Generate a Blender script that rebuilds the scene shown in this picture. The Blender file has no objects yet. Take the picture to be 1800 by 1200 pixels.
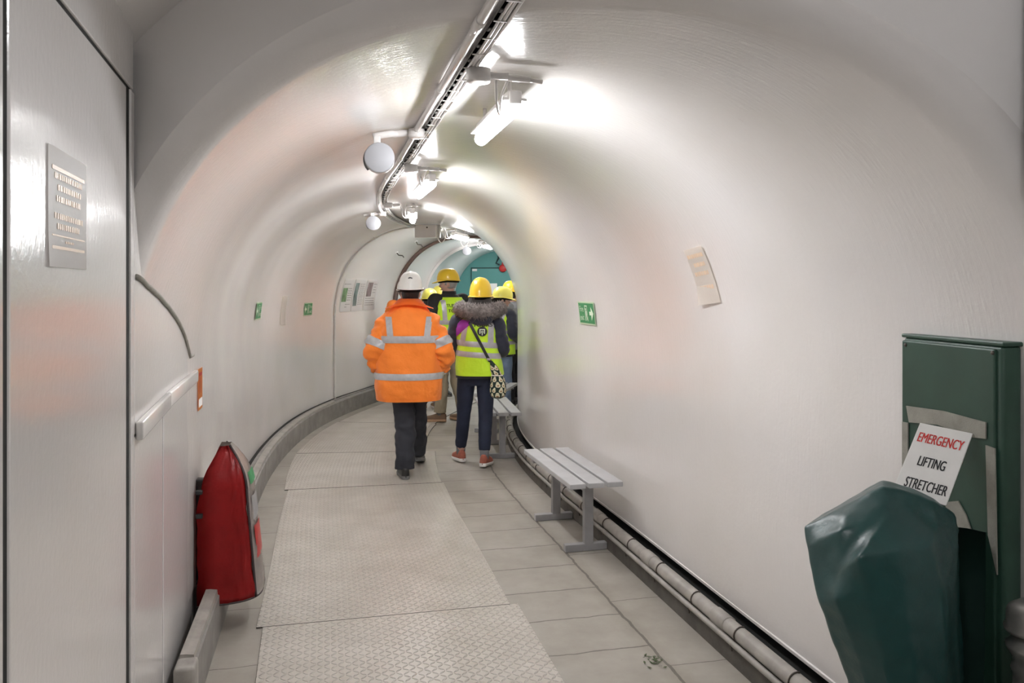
import bpy, bmesh, math, random
from mathutils import Vector, Matrix, noise
R = math.radians
PI = math.pi
rnd = random.Random(7)
scene = bpy.context.scene
COL = scene.collection

# ------------------------------------------------------------------ materials
def new_mat(name):
    m = bpy.data.materials.new(name); m.use_nodes = True
    nt = m.node_tree
    return m, nt, nt.nodes, nt.links, nt.nodes['Principled BSDF']

def mat(name, col, rough=0.5, metal=0.0, spec=0.5, var=0.0, vscale=6.0, bump=0.0, bscale=40.0,
        coat=0.0, col2=None, thr=None, emit=None, estr=0.0, alpha=1.0, trans=0.0, sheen=0.0, bump2=0.0, b2scale=3.0, coatrough=0.1):
    m, nt, N, L, b = new_mat(name)
    b.inputs['Base Color'].default_value = (*col, 1)
    b.inputs['Roughness'].default_value = rough
    b.inputs['Metallic'].default_value = metal
    b.inputs['Specular IOR Level'].default_value = spec
    b.inputs['Coat Weight'].default_value = coat
    b.inputs['Coat Roughness'].default_value = coatrough
    b.inputs['Alpha'].default_value = alpha
    b.inputs['Transmission Weight'].default_value = trans
    b.inputs['Sheen Weight'].default_value = sheen
    if emit:
        b.inputs['Emission Color'].default_value = (*emit, 1)
        b.inputs['Emission Strength'].default_value = estr
    tc = N.new('ShaderNodeTexCoord')
    if var > 0 or col2:
        n = N.new('ShaderNodeTexNoise'); n.inputs['Scale'].default_value = vscale
        n.inputs['Detail'].default_value = 6; n.inputs['Roughness'].default_value = .6
        L.new(tc.outputs['Object'], n.inputs['Vector'])
        r = N.new('ShaderNodeValToRGB')
        c2 = col2 or tuple(c * (1 - var) for c in col)
        lo, hi = thr or (.35, .65)
        r.color_ramp.elements[0].position = lo; r.color_ramp.elements[0].color = (*c2, 1)
        r.color_ramp.elements[1].position = hi; r.color_ramp.elements[1].color = (*col, 1)
        L.new(n.outputs['Fac'], r.inputs['Fac']); L.new(r.outputs['Color'], b.inputs['Base Color'])
    last = None
    for st, sc, dist in ((bump, bscale, .004), (bump2, b2scale, .03)):
        if st > 0:
            n = N.new('ShaderNodeTexNoise'); n.inputs['Scale'].default_value = sc; n.inputs['Detail'].default_value = 4
            L.new(tc.outputs['Object'], n.inputs['Vector'])
            bp = N.new('ShaderNodeBump'); bp.inputs['Strength'].default_value = st; bp.inputs['Distance'].default_value = dist
            L.new(n.outputs['Fac'], bp.inputs['Height'])
            if last: L.new(last.outputs['Normal'], bp.inputs['Normal'])
            last = bp
    if last: L.new(last.outputs['Normal'], b.inputs['Normal'])
    return m

def M_(N, L, op, a, b=None, c=None):
    n = N.new('ShaderNodeMath'); n.operation = op
    for i, v in enumerate((a, b, c)):
        if v is None: continue
        if isinstance(v, (int, float)): n.inputs[i].default_value = v
        else: L.new(v, n.inputs[i])
    return n.outputs[0]

def wall_paint(name, col, ridge=.18, cr=.15, cw=1.0):
    """thick gloss masonry paint with brush marks, small chips and scuffs"""
    m, nt, N, L, b = new_mat(name)
    tc = N.new('ShaderNodeTexCoord')
    n1 = N.new('ShaderNodeTexNoise'); n1.inputs['Scale'].default_value = 1.3; n1.inputs['Detail'].default_value = 5
    L.new(tc.outputs['Object'], n1.inputs['Vector'])
    r = N.new('ShaderNodeValToRGB')
    r.color_ramp.elements[0].position = .3; r.color_ramp.elements[0].color = (col[0]*.94, col[1]*.93, col[2]*.90, 1)
    r.color_ramp.elements[1].position = .7; r.color_ramp.elements[1].color = (*col, 1)
    L.new(n1.outputs['Fac'], r.inputs['Fac'])
    # scuffs: sparse dark flecks
    mp = N.new('ShaderNodeMapping'); mp.inputs['Scale'].default_value = (9, 5, 2.2)
    L.new(tc.outputs['Object'], mp.inputs['Vector'])
    n2 = N.new('ShaderNodeTexNoise'); n2.inputs['Scale'].default_value = 3.0; n2.inputs['Detail'].default_value = 8; n2.inputs['Roughness'].default_value = .75
    L.new(mp.outputs['Vector'], n2.inputs['Vector'])
    r2 = N.new('ShaderNodeValToRGB')
    r2.color_ramp.elements[0].position = .745; r2.color_ramp.elements[0].color = (0, 0, 0, 1)
    r2.color_ramp.elements[1].position = .77; r2.color_ramp.elements[1].color = (1, 1, 1, 1)
    L.new(n2.outputs['Fac'], r2.inputs['Fac'])
    mx = N.new('ShaderNodeMix'); mx.data_type = 'RGBA'
    L.new(r2.outputs['Color'], mx.inputs[0]); L.new(r.outputs['Color'], mx.inputs[6]); mx.inputs[7].default_value = (.33, .29, .26, 1)
    L.new(mx.outputs[2], b.inputs['Base Color'])
    b.inputs['Roughness'].default_value = .55
    b.inputs['Specular IOR Level'].default_value = .3
    b.inputs['Coat Weight'].default_value = cw; b.inputs['Coat Roughness'].default_value = cr; b.inputs['Coat IOR'].default_value = 1.8
    # relief: orange peel, brush ridges, lumps
    n3 = N.new('ShaderNodeTexNoise'); n3.inputs['Scale'].default_value = 55; n3.inputs['Detail'].default_value = 3
    L.new(tc.outputs['Object'], n3.inputs['Vector'])
    mp4 = N.new('ShaderNodeMapping'); mp4.inputs['Scale'].default_value = (4, 26, 4)
    L.new(tc.outputs['Object'], mp4.inputs['Vector'])
    n4 = N.new('ShaderNodeTexNoise'); n4.inputs['Scale'].default_value = 3; n4.inputs['Detail'].default_value = 5
    L.new(mp4.outputs['Vector'], n4.inputs['Vector'])
    b1 = N.new('ShaderNodeBump'); b1.inputs['Strength'].default_value = .12; b1.inputs['Distance'].default_value = .004
    L.new(n3.outputs['Fac'], b1.inputs['Height'])
    b2 = N.new('ShaderNodeBump'); b2.inputs['Strength'].default_value = ridge; b2.inputs['Distance'].default_value = .006
    L.new(n4.outputs['Fac'], b2.inputs['Height']); L.new(b1.outputs['Normal'], b2.inputs['Normal'])
    L.new(b2.outputs['Normal'], b.inputs['Normal']); L.new(b2.outputs['Normal'], b.inputs['Coat Normal'])
    return m

def floor_mat():
    m, nt, N, L, b = new_mat('concrete_slabs')
    uv = N.new('ShaderNodeUVMap'); uv.uv_map = 'metres'
    tc = N.new('ShaderNodeTexCoord')
    sp = N.new('ShaderNodeSeparateXYZ'); L.new(uv.outputs[0], sp.inputs[0])
    wn = N.new('ShaderNodeTexNoise'); wn.inputs['Scale'].default_value = 9; wn.inputs['Detail'].default_value = 5
    L.new(tc.outputs['Object'], wn.inputs['Vector'])
    wob = M_(N, L, 'MULTIPLY', M_(N, L, 'SUBTRACT', wn.outputs['Fac'], .5), .03)
    u = M_(N, L, 'ADD', sp.outputs[0], wob); s = M_(N, L, 'ADD', sp.outputs[1], wob)
    def lineU(c, w): return M_(N, L, 'LESS_THAN', M_(N, L, 'ABSOLUTE', M_(N, L, 'SUBTRACT', u, c)), w)
    def lineS(p, o, w):
        f = M_(N, L, 'FRACT', M_(N, L, 'DIVIDE', M_(N, L, 'ADD', s, o), p))
        d = M_(N, L, 'MINIMUM', f, M_(N, L, 'SUBTRACT', 1.0, f))
        return M_(N, L, 'LESS_THAN', d, w / p)
    inner = M_(N, L, 'MULTIPLY', M_(N, L, 'GREATER_THAN', u, .2), M_(N, L, 'LESS_THAN', u, .82))
    outer = M_(N, L, 'GREATER_THAN', u, .82)
    left = M_(N, L, 'LESS_THAN', u, -.3)
    j = M_(N, L, 'MULTIPLY', inner, lineS(.352, .10, .0045))
    j = M_(N, L, 'MAXIMUM', j, M_(N, L, 'MULTIPLY', outer, lineS(.704, .3, .003)))
    j = M_(N, L, 'MAXIMUM', j, M_(N, L, 'MULTIPLY', left, lineS(.62, .1, .003)))
    j = M_(N, L, 'MAXIMUM', j, lineU(.82, .007))
    # soft dirt next to the long joint and along the kerbs
    dn = N.new('ShaderNodeTexNoise'); dn.inputs['Scale'].default_value = 14; dn.inputs['Detail'].default_value = 8; dn.inputs['Roughness'].default_value = .7
    L.new(tc.outputs['Object'], dn.inputs['Vector'])
    spk = N.new('ShaderNodeValToRGB'); spk.color_ramp.elements[0].position = .66; spk.color_ramp.elements[1].position = .74
    L.new(dn.outputs['Fac'], spk.inputs['Fac'])
    n1 = N.new('ShaderNodeTexNoise'); n1.inputs['Scale'].default_value = 2.5; n1.inputs['Detail'].default_value = 8; n1.inputs['Roughness'].default_value = .65
    L.new(tc.outputs['Object'], n1.inputs['Vector'])
    r = N.new('ShaderNodeValToRGB')
    r.color_ramp.elements[0].position = .3; r.color_ramp.elements[0].color = (.30, .275, .235, 1)
    r.color_ramp.elements[1].position = .7; r.color_ramp.elements[1].color = (.405, .38, .335, 1)
    L.new(n1.outputs['Fac'], r.inputs['Fac'])
    near = M_(N, L, 'SUBTRACT', 1.0, M_(N, L, 'MULTIPLY', M_(N, L, 'ABSOLUTE', M_(N, L, 'SUBTRACT', u, .82)), 14.0))
    near = M_(N, L, 'MAXIMUM', near, 0.0)
    dirt = M_(N, L, 'MULTIPLY', M_(N, L, 'MULTIPLY', near, dn.outputs['Fac']), .7)
    dirt = M_(N, L, 'MAXIMUM', dirt, M_(N, L, 'MULTIPLY', spk.outputs['Color'], .35))
    mx0 = N.new('ShaderNodeMix'); mx0.data_type = 'RGBA'
    L.new(dirt, mx0.inputs[0]); L.new(r.outputs['Color'], mx0.inputs[6]); mx0.inputs[7].default_value = (.19, .165, .12, 1)
    mx = N.new('ShaderNodeMix'); mx.data_type = 'RGBA'
    L.new(M_(N, L, 'MULTIPLY', j, .75), mx.inputs[0]); L.new(mx0.outputs[2], mx.inputs[6]); mx.inputs[7].default_value = (.10, .09, .075, 1)
    L.new(mx.outputs[2], b.inputs['Base Color'])
    b.inputs['Roughness'].default_value = .62
    h = M_(N, L, 'SUBTRACT', M_(N, L, 'MULTIPLY', dn.outputs['Fac'], .4), j)
    bp = N.new('ShaderNodeBump'); bp.inputs['Strength'].default_value = .5; bp.inputs['Distance'].default_value = .004
    L.new(h, bp.inputs['Height']); L.new(bp.outputs['Normal'], b.inputs['Normal'])
    return m

def plate_mat():
    m, nt, N, L, b = new_mat('painted_chequer_plate')
    uv = N.new('ShaderNodeUVMap'); uv.uv_map = 'metres'
    tc = N.new('ShaderNodeTexCoord')
    sp = N.new('ShaderNodeSeparateXYZ'); L.new(uv.outputs[0], sp.inputs[0])
    x = M_(N, L, 'MULTIPLY', sp.outputs[0], 34.0); y = M_(N, L, 'MULTIPLY', sp.outputs[1], 34.0)
    fx = M_(N, L, 'FLOOR', x); fy = M_(N, L, 'FLOOR', y)
    lx = M_(N, L, 'SUBTRACT', M_(N, L, 'SUBTRACT', x, fx), .5); ly = M_(N, L, 'SUBTRACT', M_(N, L, 'SUBTRACT', y, fy), .5)
    par = M_(N, L, 'FLOORED_MODULO', M_(N, L, 'ADD', fx, fy), 2.0)
    sgn = M_(N, L, 'SUBTRACT', M_(N, L, 'MULTIPLY', par, 2.0), 1.0)
    a = M_(N, L, 'ADD', lx, M_(N, L, 'MULTIPLY', ly, sgn)); c = M_(N, L, 'SUBTRACT', lx, M_(N, L, 'MULTIPLY', ly, sgn))
    e = M_(N, L, 'ADD', M_(N, L, 'POWER', M_(N, L, 'ABSOLUTE', M_(N, L, 'DIVIDE', a, .80)), 2.0), M_(N, L, 'POWER', M_(N, L, 'ABSOLUTE', M_(N, L, 'DIVIDE', c, .24)), 2.0))
    h = M_(N, L, 'MAXIMUM', M_(N, L, 'SUBTRACT', 1.0, e), 0.0)
    n1 = N.new('ShaderNodeTexNoise'); n1.inputs['Scale'].default_value = 3.2; n1.inputs['Detail'].default_value = 8; n1.inputs['Roughness'].default_value = .65
    L.new(tc.outputs['Object'], n1.inputs['Vector'])
    r = N.new('ShaderNodeValToRGB')
    r.color_ramp.elements[0].position = .28; r.color_ramp.elements[0].color = (.42, .385, .335, 1)
    r.color_ramp.elements[1].position = .66; r.color_ramp.elements[1].color = (.55, .515, .465, 1)
    L.new(n1.outputs['Fac'], r.inputs['Fac'])
    # the raised lozenges are a little lighter
    mx = N.new('ShaderNodeMix'); mx.data_type = 'RGBA'
    L.new(M_(N, L, 'MULTIPLY', h, .55), mx.inputs[0]); L.new(r.outputs['Color'], mx.inputs[6]); mx.inputs[7].default_value = (.70, .665, .61, 1)
    L.new(mx.outputs[2], b.inputs['Base Color'])
    b.inputs['Roughness'].default_value = .36; b.inputs['Specular IOR Level'].default_value = .6
    bp = N.new('ShaderNodeBump'); bp.inputs['Strength'].default_value = 1.0; bp.inputs['Distance'].default_value = .007
    L.new(h, bp.inputs['Height']); L.new(bp.outputs['Normal'], b.inputs['Normal'])
    return m

MAT = {}
MAT['wall'] = wall_paint('white_gloss_wall_paint', (.79, .765, .755))
MAT['panel'] = wall_paint('white_gloss_panel_paint', (.79, .77, .765), .05)
MAT['chamber'] = wall_paint('white_satin_chamber_paint', (.79, .77, .765), .05, .4, .5)
MAT['floor'] = floor_mat(); MAT['plate'] = plate_mat()
MAT['plate_edge'] = mat('dark_plate_edge', (.07, .06, .05), .7)
MAT['kerb'] = mat('grey_kerb_paint', (.30, .285, .265), .6, var=.3, vscale=7, bump=.2)
MAT['kerb_dark'] = mat('dirty_dark_kerb', (.115, .105, .09), .75, var=.4, vscale=9, bump=.3)
MAT['gap'] = mat('black_shadow_gap', (.02, .02, .018), .9, var=.5, vscale=25)  # black that stands in for the shade inside gaps
MAT['pipe'] = mat('dusty_grey_pipe', (.40, .375, .34), .45, var=.3, vscale=9, bump=.1)
MAT['white'] = mat('white_enamel', (.78, .76, .745), .3, coat=.3, var=.06)
MAT['conduit'] = mat('white_painted_conduit', (.77, .74, .72), .28, coat=.4, var=.08, vscale=12)
MAT['tray'] = mat('galvanised_tray', (.50, .485, .47), .4, metal=.3, var=.2)
MAT['slot'] = mat('dark_tray_slot', (.13, .125, .12), .8)
MAT['diffuser'] = mat('lit_lamp_diffuser', (.9, .9, .9), .4, emit=(.98, .985, 1.0), estr=36)
MAT['disc'] = mat('shade_grey_disc', (.40, .405, .43), .5)  # white loudspeaker face greyed, its shade put into the colour
MAT['disc_dark'] = mat('dark_band', (.10, .10, .10), .5)
MAT['bench'] = mat('grey_bench_paint', (.47, .47, .48), .42, var=.12, vscale=8, bump=.08)
MAT['bench_leg'] = mat('darker_grey_bench_leg', (.34, .335, .34), .45, var=.15, vscale=8)
MAT['teal'] = mat('teal_gloss_paint', (.095, .30, .285), .4, var=.12, vscale=2)
MAT['teal_dark'] = mat('dark_joint', (.015, .04, .04), .7)
MAT['teal_light'] = mat('bright_teal_paint', (.04, .30, .31), .4)
MAT['green_cab'] = mat('dark_green_cabinet_paint', (.027, .072, .050), .42, var=.2, vscale=6, bump=.06)
MAT['pvc'] = mat('dark_teal_pvc', (.007, .062, .060), .36, var=.25, vscale=4, bump=.1, bscale=150, spec=.7, bump2=.25, b2scale=7)
MAT['pvc_in'] = mat('deep_green_cloth', (.010, .045, .035), .6, var=.2)
MAT['velcro'] = mat('grey_hook_tape', (.33, .32, .28), .95, var=.2, vscale=20, bump=.4, bscale=300)
MAT['board'] = mat('white_sign_board', (.76, .75, .73), .4, var=.06, vscale=14)
MAT['ink_red'] = mat('red_sign_ink', (.55, .03, .025), .5)
MAT['ink_black'] = mat('black_sign_ink', (.015, .015, .018), .5)
MAT['paper'] = mat('white_paper', (.90, .89, .88), .5)
MAT['paper_cream'] = mat('cream_paper', (.93, .87, .81), .5, coat=.3)
MAT['ink_orange'] = wall_paint('faded_orange_ink', (.90, .68, .50), .05, .3, .8)
MAT['ink_grey'] = mat('grey_print', (.32, .31, .31), .7)
MAT['photo_green'] = mat('green_photograph', (.22, .38, .19), .5, var=.6, vscale=14)
MAT['photo_teal'] = mat('grey_teal_photograph', (.26, .34, .33), .5, var=.7, vscale=10)
MAT['photo_red'] = mat('grey_red_photograph', (.33, .25, .25), .5, var=.6, vscale=12)
MAT['sleeve'] = wall_paint('clear_plastic_wallet', (.93, .91, .90), .05, .3, .8)
MAT['sign_green'] = mat('exit_sign_green', (.045, .26, .10), .45)
MAT['sign_white'] = mat('photoluminescent_white', (.74, .84, .66), .5)
MAT['orange_sign'] = mat('orange_sign', (.80, .34, .10), .5)
MAT['red_pvc'] = mat('red_pvc_cover', (.50, .018, .02), .35, var=.22, vscale=6, spec=.5, bump2=.25, b2scale=9)
MAT['clear_pvc'] = mat('cloudy_clear_window', (.62, .56, .52), .22, var=.25, vscale=8, coat=.4)
MAT['dark_seam'] = mat('dark_seam_binding', (.05, .035, .035), .6)
MAT['black'] = mat('black_plastic', (.02, .02, .022), .45)
MAT['canister'] = mat('dull_grey_canister', (.27, .26, .245), .38, metal=.55, var=.3, vscale=10)
MAT['red'] = mat('signal_red', (.50, .03, .03), .4)
MAT['brown'] = mat('brown_flange_paint', (.19, .13, .115), .5, var=.3)
MAT['hook'] = mat('dark_steel_hook', (.10, .085, .075), .5, metal=.5)
MAT['skin'] = mat('skin', (.56, .33, .25), .5, var=.1, vscale=14)
MAT['skin_pale'] = mat('pale_skin', (.62, .37, .29), .5, var=.1, vscale=14)
MAT['orange'] = mat('orange_hi_vis_cloth', (1.0, .25, .022), .7, sheen=.2, bump=.15, bscale=120, bump2=.55, b2scale=9)
MAT['yellow'] = mat('yellow_hi_vis_cloth', (.62, .95, .03), .7, sheen=.2, bump=.15, bscale=120, bump2=.4, b2scale=9)
MAT['tape'] = mat('silver_reflective_tape', (.52, .52, .54), .35, metal=.15, var=.15, vscale=30)
MAT['navy'] = mat('navy_cloth', (.022, .025, .045), .75, sheen=.2, bump=.2, bscale=200)
MAT['navy_jeans'] = mat('dark_blue_denim', (.020, .028, .060), .75, var=.25, vscale=9, bump=.2, bscale=200)
MAT['charcoal'] = mat('charcoal_trousers', (.030, .032, .043), .75, var=.2, vscale=8)
MAT['khaki'] = mat('khaki_cotton', (.33, .28, .20), .85, var=.15, vscale=9, bump=.15, bscale=150)
MAT['denim_light'] = mat('light_blue_denim', (.22, .31, .46), .8, var=.3, vscale=9)
MAT['grey_cloth'] = mat('grey_cloth', (.20, .205, .22), .8, var=.2)
MAT['dark_cloth'] = mat('black_cloth', (.018, .018, .02), .8)
MAT['purple'] = mat('purple_cloth', (.30, .028, .34), .7)
MAT['mauve'] = mat('mauve_cloth', (.28, .20, .27), .8)
MAT['fur'] = mat('grey_brown_fur', (.42, .37, .35), .9, var=.6, vscale=34)
MAT['fur_dark'] = mat('dark_fluffy_hair', (.035, .03, .028), .85, var=.4, vscale=20)
MAT['hair_dark'] = mat('dark_brown_hair', (.028, .022, .02), .55, bump=.6, bscale=90)
MAT['hair_grey'] = mat('grey_hair', (.36, .34, .32), .7, bump=.6, bscale=90)
MAT['helmet_white'] = mat('white_helmet_plastic', (.83, .82, .79), .3, coat=.3)
MAT['helmet_yellow'] = mat('yellow_helmet_plastic', (.92, .62, .03), .3, coat=.3)
MAT['helmet_lemon'] = mat('lemon_helmet_plastic', (.93, .86, .16), .3, coat=.3)
MAT['shoe_black'] = mat('black_leather', (.02, .02, .02), .4)
MAT['sole_grey'] = mat('grey_rubber_sole', (.17, .17, .17), .6)
MAT['shoe_salmon'] = mat('salmon_knit', (.43, .13, .085), .8, var=.2, vscale=30)
MAT['sole_white'] = mat('white_foam_sole', (.80, .79, .77), .5)
MAT['shoe_brown'] = mat('brown_leather', (.16, .095, .055), .6)
MAT['shoe_tan'] = mat('tan_leather', (.42, .27, .16), .6)
MAT['print'] = mat('dark_green_print_cloth', (.012, .03, .022), .8)
MAT['motif'] = mat('cream_printed_avocado', (.70, .66, .47), .8)
MAT['pit'] = mat('brown_printed_stone', (.33, .17, .08), .8)
MAT['eye'] = mat('eye_white', (.75, .72, .70), .2)
MAT['lip'] = mat('lip', (.50, .21, .18), .5)
MAT['leaf'] = mat('dry_green_scrap', (.07, .10, .04), .8)

# ------------------------------------------------------------------ object helpers
def tag(o, label=None, cat=None, group=None, kind=None):
    if label: o['label'] = label
    if cat: o['category'] = cat
    if group: o['group'] = group
    if kind: o['kind'] = kind
    return o

def empty(name, loc=(0, 0, 0), rz=0.0, label=None, cat=None, group=None):
    o = bpy.data.objects.new(name, None); COL.objects.link(o)
    o.location = loc; o.rotation_euler = (0, 0, rz); o.empty_display_size = .1
    return tag(o, label, cat, group)

def link(name, bm, m, parent=None, smooth=True, angle=None):
    me = bpy.data.meshes.new(name)
    bmesh.ops.recalc_face_normals(bm, faces=bm.faces)
    bm.to_mesh(me); bm.free()
    o = bpy.data.objects.new(name, me); COL.objects.link(o)
    for x in (m if isinstance(m, (list, tuple)) else [m]): me.materials.append(MAT[x] if isinstance(x, str) else x)
    if smooth:
        me.polygons.foreach_set('use_smooth', [True] * len(me.polygons))
        if angle is not None:
            try: me.set_sharp_from_angle(angle=R(angle))
            except Exception: pass
    if parent: o.parent = parent
    return o

def copy_tree(o, parent=None):
    c = o.copy(); COL.objects.link(c)
    if parent: c.parent = parent
    for ch in list(o.children): copy_tree(ch, c)
    return c

def bx(bm, size, mtx=None, bev=0.0, mi=0, seg=2):
    g = bmesh.ops.create_cube(bm, size=1.0)
    vs = g['verts']
    bmesh.ops.scale(bm, vec=size, verts=vs)
    fs = list({f for v in vs for f in v.link_faces})
    if bev > 0:
        es = list({e for v in vs for e in v.link_edges})
        r = bmesh.ops.bevel(bm, geom=es, offset=bev, segments=seg, affect='EDGES', profile=.5)
        vs = list({v for f in r['faces'] for v in f.verts} | {v for v in vs if v.is_valid})
        fs = list({f for v in vs for f in v.link_faces})
    for f in fs: f.material_index = mi
    if mtx is not None: bmesh.ops.transform(bm, matrix=mtx, verts=vs)
    return vs

def frame_path(pts):
    """parallel transport frames"""
    pts = [Vector(p) for p in pts]; n = len(pts); out = []
    T = [(pts[min(i + 1, n - 1)] - pts[max(i - 1, 0)]).normalized() for i in range(n)]
    up = Vector((0, 0, 1)) if abs(T[0].z) < .9 else Vector((1, 0, 0))
    U = (up - T[0] * up.dot(T[0])).normalized()
    for i in range(n):
        U = (U - T[i] * U.dot(T[i])).normalized()
        out.append((pts[i], T[i], U, T[i].cross(U).normalized()))
    return out

def tube(bm, pts, r, seg=10, mi=0, caps=True, flat=1.0):
    fr = frame_path(pts); rings = []
    for i, (p, t, u, v) in enumerate(fr):
        rr = r[i] if isinstance(r, (list, tuple)) else r
        rings.append([bm.verts.new(p + u * (math.cos(2*PI*k/seg) * rr * flat) + v * (math.sin(2*PI*k/seg) * rr)) for k in range(seg)])
    for a, b in zip(rings, rings[1:]):
        for k in range(seg):
            f = bm.faces.new((a[k], a[(k+1) % seg], b[(k+1) % seg], b[k])); f.material_index = mi
    if caps:
        for rg in (rings[0][::-1], rings[-1]):
            f = bm.faces.new(rg); f.material_index = mi
    return rings

def lathe(bm, prof, seg=24, mtx=None, mi=0):
    """profile (r,z) turned about local z"""
    vs = []; rings = []
    for r_, z in prof:
        rg = [bm.verts.new((r_ * math.cos(2*PI*k/seg), r_ * math.sin(2*PI*k/seg), z)) for k in range(seg)]
        rings.append(rg); vs += rg
    for a, b in zip(rings, rings[1:]):
        for k in range(seg):
            f = bm.faces.new((a[k], a[(k+1) % seg], b[(k+1) % seg], b[k])); f.material_index = mi
    for rg in (rings[0][::-1], rings[-1]):
        f = bm.faces.new(rg); f.material_index = mi
    if mtx is not None: bmesh.ops.transform(bm, matrix=mtx, verts=vs)
    return vs

def ngrid(bm, rows, wrap=True, cap0=False, cap1=False, mi=0):
    """rows of points -> quads"""
    V = [[bm.verts.new(p) for p in r_] for r_ in rows]
    n = len(V[0])
    for a, b in zip(V, V[1:]):
        for k in range(n if wrap else n - 1):
            f = bm.faces.new((a[k], a[(k+1) % n], b[(k+1) % n], b[k])); f.material_index = mi
    for c, rg in ((cap0, V[0]), (cap1, V[-1])):
        if c:
            cen = bm.verts.new(sum((v.co for v in rg), Vector()) / n)
            for k in range(n):
                f = bm.faces.new((rg[k], rg[(k+1) % n], cen)); f.material_index = mi
    return V

def prism(bm, poly, z0, z1, mtx=None, mi=0):
    """polygon in XY extruded z0..z1"""
    a = [bm.verts.new((x, y, z0)) for x, y in poly]; b = [bm.verts.new((x, y, z1)) for x, y in poly]
    n = len(poly)
    fs = [bm.faces.new(a[::-1]), bm.faces.new(b)] + [bm.faces.new((a[k], a[(k+1) % n], b[(k+1) % n], b[k])) for k in range(n)]
    for f in fs: f.material_index = mi
    if mtx is not None: bmesh.ops.transform(bm, matrix=mtx, verts=a + b)
    return a + b

def catmull(pts, n):
    pts = [Vector(p) for p in pts]; out = []
    m = len(pts)
    for i in range(m - 1):
        p0, p1, p2, p3 = pts[max(i-1, 0)], pts[i], pts[i+1], pts[min(i+2, m-1)]
        for k in range(n):
            t = k / n
            out.append(.5 * ((2*p1) + (p2-p0)*t + (2*p0-5*p1+4*p2-p3)*t*t + (3*p1-p0-3*p2+p3)*t**3))
    out.append(pts[-1]); return out

def text_mesh(s, size, ax='CENTER', xs=1.0):
    """flat lettering as a list of (verts, faces) in XY, centred"""
    cu = bpy.data.curves.new('lettering', 'FONT'); cu.body = s; cu.size = size; cu.align_x = ax; cu.align_y = 'CENTER'
    o = bpy.data.objects.new('lettering', cu); COL.objects.link(o)
    dg = bpy.context.evaluated_depsgraph_get(); dg.update()
    me = bpy.data.meshes.new_from_object(o.evaluated_get(dg))
    vs = [(v.co.x * xs, v.co.y) for v in me.vertices]; fs = [tuple(p.vertices) for p in me.polygons]
    bpy.data.objects.remove(o); bpy.data.curves.remove(cu); bpy.data.meshes.remove(me)
    return vs, fs

def stamp(bm, s, size, fn, ax='CENTER', xs=1.0, ox=0.0, oy=0.0, mi=0, bold=0.0):
    vs, fs = text_mesh(s, size, ax, xs)
    for d in ([0.0] if not bold else [-bold, 0.0, bold]):
        V = [bm.verts.new(fn(x + ox + d, y + oy)) for x, y in vs]
        for f in fs:
            try: bm.faces.new([V[i] for i in f]).material_index = mi
            except ValueError: pass

# ------------------------------------------------------------------ the tunnel's course
CAMZ, FPX, HOR = 1.62, 1400.0, 505.0
CP = [(-6, 2.04), (-3, 1.335), (0, .63), (2, .16), (3.4, -.17), (4.7, -.475), (5.8, -.745), (6.9, -.975), (8.0, -1.115), (9.0, -1.145),
      (10, -1.05), (11, -.85), (12, -.635), (13, -.46), (14, -.32), (15.5, -.12), (18, .2)]
def C(y):
    i = 0
    while i < len(CP) - 2 and y > CP[i+1][0]: i += 1
    y0, x0 = CP[i]; y1, x1 = CP[i+1]
    def sl(k):
        a = CP[max(k-1, 0)]; b = CP[min(k+1, len(CP)-1)]
        return (b[1]-a[1]) / (b[0]-a[0])
    h = y1 - y0; t = (y - y0) / h
    m0, m1 = sl(i) * h, sl(i+1) * h
    return (2*t**3-3*t*t+1)*x0 + (t**3-2*t*t+t)*m0 + (-2*t**3+3*t*t)*x1 + (t**3-t*t)*m1
def D(y): return (C(y + .02) - C(y - .02)) / .04
def Tn(y):
    d = D(y); l = math.hypot(1, d); return Vector((d / l, 1 / l, 0))
def Nn(y):
    t = Tn(y); return Vector((t.y, -t.x, 0))
def P(y, u, z): return Vector((C(y), y, z)) + Nn(y) * u - Vector((0, 0, 0))
def yaw(y): return math.atan2(-Tn(y).x, Tn(y).y)
HW, SPR, CRN, EXPN = 1.21, 1.20, 1.20, 2.3
def ceil_z(u): return SPR + CRN * max(0, 1 - abs(u / HW) ** EXPN) ** (1 / EXPN)
# profile table, arc length q measured from the crown (negative on the left)
_pt = []
for k in range(0, 241):
    a = PI/2 * k / 240
    _pt.append((HW * math.sin(a) ** (2 / EXPN), SPR + CRN * max(0, math.cos(a)) ** (2 / EXPN)))
_pt += [(HW, SPR - .02 * k) for k in range(1, 60)]
_ql = [0.0]
for a, b in zip(_pt, _pt[1:]): _ql.append(_ql[-1] + math.hypot(b[0]-a[0], b[1]-a[1]))
def prof(q):
    s = 1 if q >= 0 else -1; q = abs(q); lo = 0
    import bisect
    i = min(max(bisect.bisect(_ql, q) - 1, 0), len(_ql) - 2)
    t = (q - _ql[i]) / max(_ql[i+1] - _ql[i], 1e-9)
    return s * (_pt[i][0] + (_pt[i+1][0]-_pt[i][0]) * t), _pt[i][1] + (_pt[i+1][1]-_pt[i][1]) * t
def q_of_z(z, side):
    for i in range(len(_pt) - 1):
        if _pt[i][1] >= z >= _pt[i+1][1]: 
            t = (_pt[i][1]-z) / max(_pt[i][1]-_pt[i+1][1], 1e-9)
            return side * (_ql[i] + (_ql[i+1]-_ql[i]) * t)
    return side * _ql[-1]
def W(y, q, off=0.0):
    """point on the lining, off metres inside it"""
    u, z = prof(q); u0, z0 = prof(q - .01); u1, z1 = prof(q + .01)
    tx, tz = u1 - u0, z1 - z0; l = math.hypot(tx, tz) or 1
    nx, nz = tz / l, -tx / l           # inward
    return P(y, u + nx * off, z + nz * off)
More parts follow.
